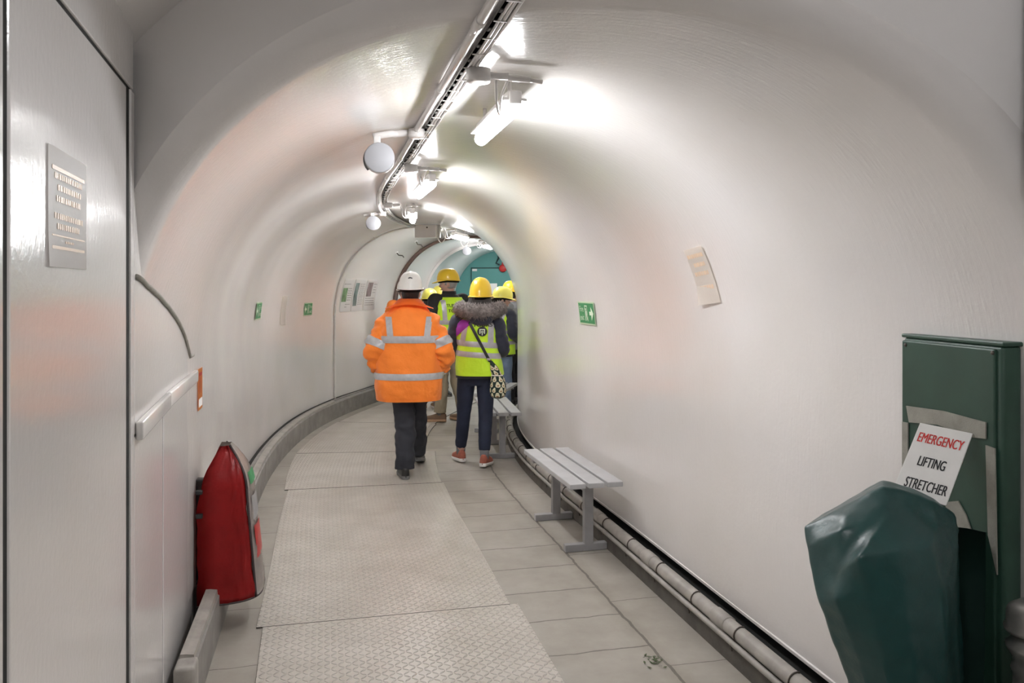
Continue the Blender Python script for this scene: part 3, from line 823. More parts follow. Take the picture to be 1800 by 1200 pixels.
# ring conduit on the lining
yr = 9.92
e = empty('ring_conduit', W(yr, -2.9, .02), label='thin white conduit climbing the left wall to the junction cabinet', cat='conduit')
bm = bmesh.new(); tube(bm, [W(yr, -.15 + (QL + .15)*i/60, .018) - e.location for i in range(61)], .013, 10); link('pipe', bm, 'conduit', e)
for q in (-.7, -1.45, -1.75, -2.2, -2.55, -2.85):
    bm = bmesh.new(); bx(bm, (.018, .03, .035), Matrix.Translation(W(yr, q, .016) - e.location) @ Matrix.Rotation(yaw(yr), 4, 'Z') @ Matrix.Rotation(max(-1.4, min(0, (q+1.5)*-.9)) , 4, 'Y'), bev=.004); link('clip', bm, 'conduit', e)
# dark flange ring
bm = bmesh.new(); qq = [QL + (QR - QL) * i / 70 for i in range(71)]
for off, yy, r_ in ((.022, 11.95, .022), (.012, 12.1, .012)): tube(bm, [W(yy, q, off) for q in qq], r_, 8)
tag(link('trim_13', bm, 'brown'), kind='structure')
# bent hooks
for px, py, lab in ((697, 444, 'dark bent steel hook on the left vault, lower of the two'), (731, 424, 'dark bent steel hook on the left vault, upper of the two')):
    y, q = pix(px, py)
    e = empty('wall_hook', W(y, q, 0), yaw(y), lab, 'hook', 'steel hooks in the vault')
    b0 = W(y, q, 0); bm = bmesh.new()
    tube(bm, [W(y, q, -.01) - b0, W(y, q, .05) - b0, W(y, q, .055) - b0 + Vector((.05, 0, 0)), W(y, q, .055) - b0 + Vector((.07, 0, -.03))], .008, 8); e.rotation_euler = (0, 0, 0); link('hook', bm, 'hook', e)
    bm = bmesh.new(); tube(bm, [W(y, q, -.004) - b0, W(y, q, .006) - b0], .028, 10); link('rose', bm, 'white', e)

# ------------------------------------------------------------------ wall signs
def wall_sheet(name, yc, qc, w, hh, th, m, label, cat, group=None, tilt=0.0, curl=0.0):
    """sheet laid on the lining; returns (object, mapping fn(x,y,off)) with x along the tunnel away from the camera"""
    side = 1 if qc > 0 else -1
    def fn(x, y, off=0.0):
        xr = x*math.cos(tilt) - y*math.sin(tilt); yr_ = x*math.sin(tilt) + y*math.cos(tilt)
        return W(yc + xr / 1.02, qc - side * yr_, off)
    e = empty(name, fn(0, 0), label=label, cat=cat, group=group)
    bm = bmesh.new(); n = 6
    def cc(i, j): return curl * max(0, .35 - j/n) * (i/n)
    top = [[fn(-w/2 + w*i/n, -hh/2 + hh*j/n, th + .004 + cc(i, j)) - e.location for i in range(n+1)] for j in range(n+1)]
    ngrid(bm, top, wrap=False); bmesh.ops.solidify(bm, geom=bm.faces[:], thickness=th)
    link('sheet', bm, m, e, smooth=False)
    return e, (lambda x, y, off=.0: fn(x, y, th + .0045 + off) - e.location)
def quad(bm, f, x0, x1, y0, y1, off=.001, n=2):
    ngrid(bm, [[f(x0 + (x1-x0)*i/n, y0 + (y1-y0)*j/n, off) for i in range(n+1)] for j in range(n+1)], wrap=False)
def exit_sign(px, py, w, hh, label, flip):
    y, q = pix(px, py)
    e, f = wall_sheet('exit_sign', y, q, w, hh, .003, 'sign_white', label, 'exit sign', 'green exit signs')
    bm = bmesh.new(); quad(bm, f, -w*.46, w*.46, -hh*.43, hh*.43, .001, 4); link('green_field', bm, 'sign_green', e)
    s = flip                                  # direction in which the reader's left-to-right runs along the tunnel
    g = lambda x, y: f(s*x, y, .0022)
    bm = bmesh.new(); sz = hh*.36
    tx = -w*.29 if s < 0 else w*.0
    txc = -w*.28 if flip < 0 else w*.28
    stamp(bm, 'Fire', sz, g, ox=txc, oy=hh*.17, xs=.9); stamp(bm, 'exit', sz, g, ox=txc, oy=-hh*.2, xs=.9)
    def poly(pts):
        vs = [bm.verts.new(g(x, y)) for x, y in pts]; bm.faces.new(vs)
    # doorway outline with the running figure
    X = lambda t: t*w
    poly([(X(-.07), -hh*.34), (X(-.05), -hh*.34), (X(-.05), hh*.34), (X(-.07), hh*.34)])
    poly([(X(.07), -hh*.34), (X(.09), -hh*.34), (X(.09), hh*.34), (X(.07), hh*.34)])
    poly([(X(-.05), hh*.29), (X(.07), hh*.29), (X(.07), hh*.34), (X(-.05), hh*.34)])
    poly([(X(-.02) + .03*hh*math.cos(a*.7)*2, hh*.17 + .06*hh*math.sin(a*.7)) for a in range(9)])
    poly([(X(-.03), hh*.10), (X(.03), hh*.10), (X(.025), -hh*.08), (X(-.035), -hh*.08)])
    poly([(X(-.035), -hh*.08), (X(-.01), -hh*.08), (X(-.03), -hh*.32), (X(-.05), -hh*.32)])
    poly([(X(.0), -hh*.08), (X(.025), -hh*.08), (X(.06), -hh*.28), (X(.04), -hh*.32)])
    ad = 1 if flip < 0 else -1
    ac = .29*ad
    poly([(X(ac - .10*ad), hh*.08), (X(ac + .02*ad), hh*.08), (X(ac + .02*ad), -hh*.08), (X(ac - .10*ad), -hh*.08)])
    poly([(X(ac + .01*ad), hh*.30), (X(ac + .14*ad), 0), (X(ac + .01*ad), -hh*.30)])
    link('pictogram', bm, 'sign_white', e, smooth=False)
exit_sign(1033, 550, .34, .165, 'green fire exit sign with arrow on right wall', -1)
exit_sign(540, 543, .28, .15, 'green fire exit sign facing the walkers on left wall, beside the blank paper', 1)
exit_sign(453, 546, .28, .15, 'green sign seen edge-on on left wall, closest to the panels', 1)
y, q = pix(497, 545); e, f = wall_sheet('paper_notice', y, q, .21, .297, .002, 'paper_cream', 'blank cream paper seen edge-on between the two left green signs', 'notice', curl=.02)
y, q = pix(348, 684)
e, f = wall_sheet('hazard_sign', y + .02, q, .14, .20, .003, 'orange_sign', 'small orange sign on the wall above the red cover', 'sign')
bm = bmesh.new(); quad(bm, f, -.055, .055, -.085, -.045); link('white_band', bm, 'paper', e)
bm = bmesh.new()
for a in ((-.045, -.035, -.02, .08), (-.045, .045, .065, .08), (.0, .012, -.02, .07)): quad(bm, f, *a, off=.0015)
link('red_marks', bm, 'red', e)
# three information sheets
def poster(x0, x1, photo, label, px_rect, lines, title=None):
    y0, q0 = pix(x0, 530); y1, q1 = pix(x1, 528)
    w = (y1 - y0); yc = (y0+y1)/2; qc = q_of_z(1.52, -1)
    hh = .44
    e, f = wall_sheet('information_sheet', yc, qc, w, hh, .002, 'paper', label, 'poster', 'information sheets on the left wall')
    bm = bmesh.new(); a = px_rect; quad(bm, f, -w/2 + w*a[0], -w/2 + w*a[1], -hh/2 + hh*a[2], -hh/2 + hh*a[3], .001); link('picture', bm, photo, e)
    bm = bmesh.new()
    for (lx0, lx1, ly) in lines:
        x = lx0
        while x < lx1 - .02:
            l = min(rnd.uniform(.05, .14), lx1 - x); quad(bm, f, -w/2 + w*x, -w/2 + w*(x+l), -hh/2 + hh*(ly-.010), -hh/2 + hh*(ly+.010), .0012, 1); x += l + .025
    link('print', bm, 'ink_grey', e)
poster(597, 616.5, 'photo_green', 'information sheet with a green photograph, closest of the three', (.06, .5, .30, .72), [(.08, .7, .84)] + [(.56, .93, .70 - .07*k) for k in range(6)] + [(.45, .9, .22), (.4, .6, .14)])
poster(617, 637, 'photo_teal', 'information sheet with a tall teal photograph, middle of the three', (.08, .40, .16, .88), [(.5, .95, .84 - .063*k) for k in range(11)])
poster(638, 658, 'photo_red', 'information sheet with a grey and red photograph, farthest of the three', (.12, .58, .44, .90), [(.68, .92, .84 - .09*k) for k in range(4)] + [(.1, .9, .38 - .07*k) for k in range(4)])
y, q = pix(1238, 483)
e, f = wall_sheet('paper_notice', y, q, .20, .28, .002, 'paper_cream', 'cream notice with faded orange print on the right vault', 'notice', curl=.05, tilt=-.08)
bm = bmesh.new()
for yy, ww in ((.10, .16), (.055, .13), (.01, .14), (-.06, .15), (-.10, .13)):
    x = -ww/2
    while x < ww/2 - .01:
        l = rnd.uniform(.012, .03); quad(bm, f, x, x + l, yy - .010, yy + .010, .001, 1); x += l + .006
link('faded_lettering', bm, 'ink_orange', e)
# ------------------------------------------------------------------ benches
def bench(y, u, rz, label, first=None):
    if first:
        c = copy_tree(first); c.location = P(Yp(y, u), u, 0); c.rotation_euler = (0, 0, rz); c['label'] = label; return c
    e = empty('slatted_bench', P(Yp(y, u), u, 0), rz, label, 'bench', 'slatted benches along the right wall')
    Lb = 1.06
    for i, x in enumerate((-.118, 0, .118)):
        bm = bmesh.new(); bx(bm, (.098, Lb, .032), Matrix.Translation((x, 0, .444)), bev=.005); link('slat', bm, 'bench', e, smooth=False)
    for s in (-1, 1):
        yy = s * .335
        bm = bmesh.new()
        bx(bm, (.27, .045, .045), Matrix.Translation((-.005, yy, .0235)), bev=.004)
        link('foot_rail', bm, 'bench_leg', e, smooth=False)
        bm = bmesh.new(); bx(bm, (.058, .045, .37), Matrix.Translation((.012, yy, .228)), bev=.004); link('post', bm, 'bench_leg', e, smooth=False)
        bm = bmesh.new(); bx(bm, (.315, .045, .024), Matrix.Translation((0, yy, .416)), bev=.003); link('cross_bearer', bm, 'bench_leg', e, smooth=False)
        for x in (-.118, .118):
            bm = bmesh.new(); bx(bm, (.03, .03, .035), Matrix.Translation((x, yy - s*.035, .41)), bev=.003); link('bracket', bm, 'bench', e, smooth=False)
    return e
b1 = bench(5.24, .955, yaw(5.0), 'grey slatted bench closest to the camera, standing alone by the right wall')
bench(7.90, .950, yaw(7.7) + R(2), 'grey slatted bench just beyond the woman with the patterned bag', b1)
bench(9.22, .925, yaw(9.3) - R(8), 'grey slatted bench farthest along, half hidden round the right bend', b1)

# ------------------------------------------------------------------ green cabinet on the right wall
A_, B_ = Vector((1.225, 2.51, 0)), Vector((1.294, 2.11, 0))
ax_ = (B_ - A_).normalized(); wc = (B_ - A_).length
nx_ = Vector((ax_.y, -ax_.x, 0))                       # out of the face, into the passage
if nx_.x > 0: nx_ = -nx_
Mc = Matrix(((ax_.x, -nx_.x, 0, A_.x), (ax_.y, -nx_.y, 0, A_.y), (0, 0, 1, 0), (0, 0, 0, 1)))   # local x along face, y into the wall
def cab_pt(px, py):
    o = Vector((0, 0, CAMZ)); d = Vector(((px-900)/FPX, 1, (HOR-py)/FPX))
    p = o + d * ((A_ - o).dot(nx_) / d.dot(nx_)); q = Mc.inverted() @ p; return q.x, q.z
HC = 1.475
e = empty('stretcher_cabinet', (0, 0, 0), label='tall dark green cabinet on the right wall behind the stretcher cover', cat='cabinet'); e.matrix_world = Mc
bm = bmesh.new(); bx(bm, (wc, .06, HC - .02), Matrix.Translation((wc/2, .038, HC/2)), bev=.012, seg=3); link('body', bm, 'green_cab', e, angle=35)
bm = bmesh.new(); bx(bm, (wc - .025, .012, HC - .04), Matrix.Translation((wc/2 - .008, .006, HC/2)), bev=.005); link('front_panel', bm, 'green_cab', e, smooth=False)
bm = bmesh.new(); bx(bm, (wc + .01, .066, .012), Matrix.Translation((wc/2, .038, HC - .006)), bev=.004); link('top_lip', bm, 'green_cab', e, smooth=False)
for px, py in ((1592, 606), (1745, 620)):
    x, z = cab_pt(px, py); bm = bmesh.new(); lathe(bm, [(.001, 0), (.006, 0), (.005, .003), (.001, .004)], 10, Matrix.Translation((x, 0, z)) @ Matrix.Rotation(PI/2, 4, 'X')); link('screw', bm, 'hook', e)
def tape_poly(pts, name='hook_tape'):
    bm = bmesh.new(); q = [cab_pt(*p) for p in pts]
    prism(bm, q, .0, .004, Matrix.Translation((0, -.001, 0)) @ Matrix.Rotation(PI/2, 4, 'X')); link(name, bm, 'velcro', e, smooth=False)
tape_poly([(1595, 713), (1660, 722), (1735, 742), (1735, 771), (1708, 768), (1650, 746), (1600, 742)])
tape_poly([(1588, 741), (1598, 743), (1598, 830), (1588, 840)])
tape_poly([(1735, 782), (1751, 788), (1755, 1010), (1739, 940)])
tape_poly([(1664, 882), (1686, 880), (1700, 905), (1710, 934), (1670, 930)])

# ------------------------------------------------------------------ stretcher under its teal cover
e = empty('stretcher_cover', (1.0, 2.08, 0), label='dark teal PVC cover over the emergency stretcher, in front of green cabinet', cat='stretcher cover')
O = Vector((1.0, 2.08, 0))
def at(px, py, y): return Vector(((px-900)/FPX*y, y, CAMZ + (HOR-py)/FPX*y)) - O
# rings of the cover from its ridge down to the hem: eight points round each
ridge = [at(1415, 925, 2.10), at(1490, 884, 2.07), at(1550, 852, 2.05), at(1600, 864, 2.06), at(1640, 880, 2.07), at(1676, 905, 2.09)]
sh1 = [at(1417, 960, 2.06), at(1478, 930, 1.99), at(1560, 905, 1.98), at(1612, 925, 1.97), at(1650, 925, 2.00), at(1681, 935, 2.06)]
sh2 = [at(1427, 1015, 2.02), at(1470, 1010, 1.965), at(1508, 978, 1.90), at(1580, 966, 1.91), at(1640, 962, 1.925), at(1682, 965, 2.03)]
sh3 = [at(1440, 1062, 1.99), at(1470, 1055, 1.93), at(1520, 1030, 1.905), at(1590, 1020, 1.90), at(1655, 1015, 1.93), at(1684, 1020, 2.02)]
sh4 = [at(1465, 1135, 2.0), at(1500, 1130, 1.94), at(1545, 1120, 1.90), at(1600, 1115, 1.895), at(1660, 1115, 1.93), at(1686, 1120, 2.02)]
sh5 = [at(1492, 1200, 2.01), at(1525, 1200, 1.945), at(1560, 1200, 1.905), at(1610, 1200, 1.90), at(1662, 1200, 1.935), at(1690, 1200, 2.03)]
low = [v.copy() for v in sh5]
for v, dx in zip(low, (.10, .06, .03, .01, .0, .0)): v.z = .012 ; v.x += dx
mid = [a.lerp(b_, .5) for a, b_ in zip(sh5, low)]
front = [ridge, sh1, sh2, sh3, sh4, sh5, mid, low]
def backrow(r, d): return [Vector((v.x + .004, v.y * .0 + d, v.z)) for v in r[::-1]]
rows_ = []
for i, r in enumerate(front):
    d = (.075 if i == 0 else .115) 
    bk = []
    for v in r[::-1]:
        yb_ = max(d, v.y + .02); bk.append(Vector(((v.x + O.x) * (yb_ + O.y) / (v.y + O.y) * 1.0 - O.x, yb_, v.z - (.0 if i else .012))))
    rows_.append(r + bk)
bm = bmesh.new(); ngrid(bm, rows_, wrap=True)
# close the ridge
bm.verts.ensure_lookup_table(); n0 = 12
tv = bm.verts[:12]
for k in range(5): bm.faces.new((tv[k], tv[k+1], tv[10-k], tv[11-k]))
bm.normal_update()
# sharp folds stay crisp, the rest is rounded
cl = bm.edges.layers.float.new('crease_edge')
def find(v): return min(bm.verts, key=lambda w: (w.co - v).length)
for a, b_ in ((ridge[0], sh1[0]), (sh1[0], sh2[0]), (sh3[0], sh4[0]), (sh4[0], sh5[0]), (sh2[2], sh3[2]), (ridge[2], sh1[2]), (sh2[0], sh3[0]), (sh3[0], sh2[1]), (sh2[1], sh2[2]), (sh2[2], sh2[3]), (sh2[3], sh2[4])) + tuple((ridge[i], ridge[i+1]) for i in range(5)) + tuple((x[5], y_[5]) for x, y_ in zip(front, front[1:])):
    for ed in find(a).link_edges:
        if ed.other_vert(find(a)) == find(b_): ed[cl] = .9
o = link('cover', bm, 'pvc', e)
md = o.modifiers.new('soft', 'SUBSURF'); md.subdivision_type = 'SIMPLE'; md.levels = 4; md.render_levels = 4
ms_ = o.modifiers.new('ease', 'SMOOTH'); ms_.factor = .5; ms_.iterations = 9
dg = bpy.context.evaluated_depsgraph_get(); dg.update(); me = bpy.data.meshes.new_from_object(o.evaluated_get(dg)); o.modifiers.clear()
for v in me.vertices:
    n_ = noise.noise(Vector((v.co.x*9, v.co.y*9, v.co.z*4))); v.co += v.normal * (.006 * n_ + .003 * noise.noise(v.co * 22))
o.data = me; me.polygons.foreach_set('use_smooth', [True]*len(me.polygons))
# small torn nick in the cloth
bm = bmesh.new(); p0 = at(1597, 946, 1.955); tube(bm, [p0 + Vector((0, -.004, .010)), p0 + Vector((.002, -.006, 0)), p0 + Vector((.004, -.004, -.012))], [.001, .003, .001], 6); link('torn_nick', bm, 'black', e)
# darker back flap between cover and cabinet
bm = bmesh.new(); fl_ = [at(1672, 925, 2.19), at(1700, 928, 2.175), at(1735, 936, 2.16), at(1752, 950, 2.15)]
rws = [fl_] + [[Vector((v.x + .012*k*(i/3), v.y + .004*math.sin(k*2+i), v.z + (.012 - v.z) * k/6)) for i, v in enumerate(fl_)] for k in range(1, 7)]
ngrid(bm, rws, wrap=False); bmesh.ops.solidify(bm, geom=bm.faces[:], thickness=.006); link('back_flap', bm, 'pvc_in', e)

# ------------------------------------------------------------------ sign board tucked into the cover
def at0(px, py, y): return at(px, py, y) + O
TL, TR, BR_ = at0(1617, 743, 2.30), at0(1710, 762, 2.20), at0(1664, 889, 2.10)
xa = (TR - TL); wS = xa.length; xa.normalize()
ya_ = (TR - BR_); ya_ = (ya_ - xa * ya_.dot(xa)); hS = (TR - BR_).length; ya_.normalize(); za_ = xa.cross(ya_)
cS = (TL + BR_) / 2
e = empty('stretcher_sign', (0, 0, 0), label='white board reading EMERGENCY LIFTING STRETCHER, tilted in front of green cabinet', cat='sign')
# keep the board's own slight skew by using its true side direction
e.matrix_world = Matrix(((xa.x, ya_.x, za_.x, cS.x), (xa.y, ya_.y, za_.y, cS.y), (xa.z, ya_.z, za_.z, cS.z), (0, 0, 0, 1)))
bm = bmesh.new(); bx(bm, (wS, hS, .004), bev=.0015)
link('board', bm, 'board', e, smooth=False)
for s_, m_, yy, wid in (('EMERGENCY', 'ink_red', .30, .84), ('LIFTING', 'ink_black', -.02, .50), ('STRETCHER', 'ink_black', -.33, .77)):
    vs, fs = text_mesh(s_, .1); w0 = max(v[0] for v in vs) - min(v[0] for v in vs)
    k = wS * wid / w0; sz = .034
    h0 = max(v[1] for v in vs) - min(v[1] for v in vs)
    ys_ = hS * .135 / h0
    cx = (max(v[0] for v in vs) + min(v[0] for v in vs))/2; cy = (max(v[1] for v in vs) + min(v[1] for v in vs))/2
    bm = bmesh.new()
    for j, d in enumerate((-.0007, 0, .0007)):
        V = [bm.verts.new(((x-cx)*k + d + (.012 if s_ == 'STRETCHER' else 0)*wS*4, (y-cy)*ys_ + hS*yy, .0026 + .00005*j)) for x, y in vs]
        for f in fs:
            try: bm.faces.new([V[i] for i in f])
            except ValueError: pass
    link('lettering', bm, m_, e, smooth=False)

# ------------------------------------------------------------------ grey canister at the right edge
yk = 1.93
cx_ = (1822 - 900)/FPX*yk
e = empty('ribbed_canister', (cx_, yk, 0), label='grey ribbed metal canister at the right edge, beside the green cabinet', cat='canister')
zt = CAMZ + (HOR - 1068)/FPX*yk
rc = .064
bm = bmesh.new(); lathe(bm, [(.002, zt + .012), (.04, zt + .010), (rc - .006, zt - .002), (rc, zt - .012), (rc, zt - .045), (rc + .006, zt - .052), (rc + .004, zt - .060), (rc - .012, zt - .064)], 32); link('cap', bm, 'canister', e)
bm = bmesh.new()
pr = [(rc - .012, zt - .063), (rc - .010, zt - .082), (rc + .002, zt - .094), (rc + .001, zt - .102), (rc - .014, zt - .125)]
z = zt - .14
while z > .06: pr += [(rc - .014, z), (rc - .009, z - .012), (rc - .014, z - .024)]; z -= .055
pr += [(rc - .010, .02), (rc, .0)]
lathe(bm, pr, 32); link('body', bm, 'canister', e)
bm = bmesh.new(); tube(bm, catmull([(-.07, -.03, zt - .17), (-.085, -.04, zt - .2), (-.07, -.045, zt - .24), (-.05, -.045, zt - .25)], 5), .004, 8); link('wire_handle', bm, 'tray', e)
# dark recess edge high on the right: hanging cabinet with a rounded lower corner
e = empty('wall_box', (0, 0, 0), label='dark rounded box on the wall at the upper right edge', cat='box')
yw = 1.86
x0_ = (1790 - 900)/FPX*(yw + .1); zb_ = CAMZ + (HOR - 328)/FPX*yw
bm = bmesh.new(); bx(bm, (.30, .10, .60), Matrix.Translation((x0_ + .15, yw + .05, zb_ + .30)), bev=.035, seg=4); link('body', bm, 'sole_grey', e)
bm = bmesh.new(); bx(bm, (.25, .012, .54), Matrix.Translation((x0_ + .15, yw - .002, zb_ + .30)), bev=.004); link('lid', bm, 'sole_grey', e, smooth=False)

# ------------------------------------------------------------------ red extinguisher cover on the left wall
y0 = 4.12
pw = P(y0, -1.21, 0)
e = empty('extinguisher_cover', pw, yaw(y0), 'red PVC cover with cloudy window hanging low on the left wall', 'extinguisher cover')
# local: x out of the wall, y along the wall, z up
zT, zB = .86, .15
def cov(t, a):
    """t 0 hem .. 1 top, a 0..1 round the front from wall-near, over the passage side, to wall-far"""
    xa_ = .02 + .085 * max(0, (t - .66) / .34) ** 1.4
    dep = (.285 - .07 * t if t < .7 else .236 * math.cos((t - .7) / .3 * PI/2 * .62)) - (xa_ - .02)
    dep = max(dep, .03)
    wid = .17 * (1 - .18 * t) * (1 if t < .76 else max(.4, 1 - ((t - .76)/.24)**1.8 * .6))
    th = PI * a
    x = xa_ + dep * (abs(math.sin(th)) ** .42)
    yv = -wid * math.copysign(abs(math.cos(th)) ** .55, math.cos(th))
    z = zB + (zT - zB) * t + .05 * (a - .2) * (1 - t) * .9
    return Vector((x, yv, z))
def strip_cov(a0, a1, n=14, m=22, pinch=.010):
    return [[cov(j/m, a0 + (a1-a0)*i/n) + Vector((pinch*noise.noise(Vector((i*.5, j*.35, a0*9))), pinch*noise.noise(Vector((i*.5+9, j*.35, a0*9))), 0)) for i in range(n+1)] for j in range(m+1)]
bm = bmesh.new(); ngrid(bm, strip_cov(.0, .28), wrap=False); bmesh.ops.solidify(bm, geom=bm.faces[:], thickness=.003); link('red_cover', bm, 'red_pvc', e)
bm = bmesh.new(); ngrid(bm, strip_cov(.28, 1.0), wrap=False); bmesh.ops.solidify(bm, geom=bm.faces[:], thickness=.003); link('cloudy_window', bm, 'clear_pvc', e)
bm = bmesh.new()
tube(bm, [cov(j/22, .28) + Vector((.004, 0, 0)) for j in range(23)], .006, 8)
tube(bm, [cov(0, .0 + i/24) for i in range(25)], .0045, 8)
tube(bm, [cov(j/22, .97) + Vector((.004, .004, 0)) for j in range(23)], .004, 8)
link('seam_binding', bm, 'dark_seam', e)
bm = bmesh.new(); zz = [.70, .60, .48]
for k, (t0, t1, m_) in enumerate(((.74, .82, 0), (.50, .66, 1), (.24, .46, 2))):
    ngrid(bm, [[cov(t0 + (t1-t0)*j/4, .36 + .20*i/4) + Vector((.0055, .003, 0)) for i in range(5)] for j in range(5)], wrap=False, mi=m_)
link('inner_label', bm, ['sign_green', 'ink_grey', 'red_pvc'], e)
# the extinguisher inside: dark base seen under the wall side, wall bracket and strap buckles
bm = bmesh.new(); lathe(bm, [(.002, .24), (.07, .24), (.078, .26), (.078, .60), (.05, .67), (.02, .70), (.018, .74), (.002, .745)], 24, Matrix.Translation((.135, 0, 0))); link('extinguisher', bm, 'red_pvc', e)
bm = bmesh.new(); bx(bm, (.04, .05, .48), Matrix.Translation((.020, -.05, .47)), bev=.008); link('wall_bracket', bm, 'black', e, smooth=False)
for z in (.67, .56):
    bm = bmesh.new(); bx(bm, (.03, .025, .02), Matrix.Translation((.03, -.165, z)), bev=.004); link('buckle', bm, 'black', e, smooth=False)
# ------------------------------------------------------------------ people
def disp(p, amp, f, seed): return amp * (noise.noise(p * f + Vector((seed*3.1, seed, 0))) + .5 * noise.noise(p * f * 2.3 + Vector((0, seed, seed*2))))

class Torso:
    """rings (z, cx, cy, rx, ry, exponent) from hem to collar; angle 0 is the middle of the back (-y)"""
    def __init__(s, rings, amp=.006, f=7.0, seed=1): s.r = rings; s.amp = amp; s.f = f; s.seed = seed
    def ring(s, z):
        r = s.r; i = 0
        while i < len(r) - 2 and z > r[i+1][0]: i += 1
        p = [r[max(i-1, 0)], r[i], r[i+1], r[min(i+2, len(r)-1)]]
        t = min(1, max(0, (z - r[i][0]) / max(r[i+1][0] - r[i][0], 1e-6)))
        return [.5*((2*b) + (c-a)*t + (2*a-5*b+4*c-d)*t*t + (3*b-a-3*c+d)*t**3) if k else z for k, (a, b, c, d) in enumerate(zip(*p))]
    def __call__(s, a, z, off=0.0):
        _, cx, cy, rx, ry, n = s.ring(z)
        sx, sc = math.sin(a), math.cos(a)
        x = (rx) * math.copysign(abs(sx) ** (2/n), sx); y = -(ry) * math.copysign(abs(sc) ** (2/n), sc)
        p = Vector((cx + x, cy + y, z)); d = Vector((x/rx/rx, y/ry/ry, 0)); d.normalize()
        return p + d * (off + disp(p, s.amp, s.f, s.seed))
    def mesh(s, bm, na=56, nz=44, mi=0, z0=None, z1=None, off=0.0, caps=(True, True), a0=None, a1=None):
        z0 = s.r[0][0] if z0 is None else z0; z1 = s.r[-1][0] if z1 is None else z1
        if a0 is None: return ngrid(bm, [[s(2*PI*k/na, z0 + (z1-z0)*j/nz, off) for k in range(na)] for j in range(nz+1)], True, caps[0], caps[1], mi)
        return ngrid(bm, [[s(a0 + (a1-a0)*k/na, z0 + (z1-z0)*j/nz, off) for k in range(na+1)] for j in range(nz+1)], False, mi=mi)
    def back_a(s, x, z):
        lo, hi = -PI/2, PI/2
        for _ in range(30):
            m = (lo+hi)/2
            if s(m, z).x < x: lo = m
            else: hi = m
        return (lo+hi)/2
    def on_back(s, x, z, off): return s(s.back_a(x, z), z, off)

class Limb:
    def __init__(s, pts, rad, amp=.004, f=9.0, seed=1, n=8, flat=1.0, fold=0.0, ff=9.0):
        s.fold = fold; s.ff = ff
        s.p = catmull(pts, n); m = len(rad); s.rad = []
        for i in range(len(s.p)):
            t = i / (len(s.p) - 1) * (m - 1); k = min(int(t), m - 2); s.rad.append(rad[k] + (rad[k+1] - rad[k]) * (t - k))
        s.fr = frame_path(s.p); s.amp = amp; s.f = f; s.seed = seed; s.flat = flat
    def at(s, t, a, off=0.0):
        x = t * (len(s.p) - 1); k = min(int(x), len(s.p) - 2); w = x - k
        P0, P1 = s.fr[k], s.fr[k+1]; c = P0[0].lerp(P1[0], w); u = P0[2].lerp(P1[2], w).normalized(); v = P0[3].lerp(P1[3], w).normalized()
        r_ = s.rad[k] + (s.rad[k+1] - s.rad[k]) * w
        d = u * math.cos(a) * s.flat + v * math.sin(a); p = c + d * r_
        fo = 0
        if s.fold:
            q = t * s.ff + .7 * noise.noise(Vector((math.cos(a), math.sin(a), t*3 + s.seed)))
            fo = s.fold * (noise.noise(Vector((.8*math.cos(a), .8*math.sin(a), q * 1.6 + s.seed*5.7))) * min(1, 4*t)) 
            fo -= s.fold * .5 * abs(noise.noise(Vector((1.5*math.cos(a) + 4, 1.5*math.sin(a), q * 2.2 + s.seed))))
        return p + d * (off + disp(p, s.amp, s.f, s.seed) + fo)
    def mesh(s, bm, na=20, nt=40, t0=0, t1=1, off=0.0, caps=(True, True), mi=0):
        return ngrid(bm, [[s.at(t0 + (t1-t0)*j/nt, 2*PI*k/na, off) for k in range(na)] for j in range(nt+1)], True, caps[0], caps[1], mi)

def remeshed(bm, name, voxel, m, parent):
    o = link(name, bm, m, None)
    md = o.modifiers.new('one', 'REMESH'); md.mode = 'VOXEL'; md.voxel_size = voxel; md.use_smooth_shade = True
    sm = o.modifiers.new('s', 'SMOOTH'); sm.factor = .5; sm.iterations = 2
    dg = bpy.context.evaluated_depsgraph_get(); dg.update(); me = bpy.data.meshes.new_from_object(o.evaluated_get(dg))
    o.modifiers.clear(); o.data = me
    if not me.materials: me.materials.append(MAT[m])
    me.polygons.foreach_set('use_smooth', [True]*len(me.polygons))
    o.parent = parent; return o

def ball(bm, c, r, sub=3, M=None):
    g = bmesh.ops.create_icosphere(bm, subdivisions=sub, radius=1.0)
    for v in g['verts']:
        v.co = Vector((v.co.x*r[0], v.co.y*r[1], v.co.z*r[2]))
        if M is not None: v.co = M @ v.co
        v.co += Vector(c)
    return g['verts']

def head_shape(p):
    """unit-sphere direction -> head surface, face towards +y"""
    x, y, z = p.x*.077, p.y*.098, p.z*.118
    if z < 0:
        t = -z/.118
        x *= 1 - .30*t*t; y = y * (1 - .12*t) + .012*t
        if y < 0: y *= 1 - .28*t
    def bump(cx, cz, sx, sz, h):
        nonlocal y
        if p.y > 0: y += h * math.exp(-((x-cx)/sx)**2 - ((z-cz)/sz)**2)
    bump(0, -.022, .011, .013, .022); bump(0, -.004, .009, .018, .012)      # nose
    bump(0, .026, .045, .010, .006)                                          # brow
    for s in (-1, 1): bump(s*.032, .008, .016, .011, -.010); bump(s*.036, -.028, .02, .02, .004)
    bump(0, -.056, .022, .007, .006); bump(0, -.070, .022, .006, .004); bump(0, -.062, .024, .0035, -.003)
    bump(0, -.095, .022, .014, .009)                                         # chin
    return Vector((x, y, z))

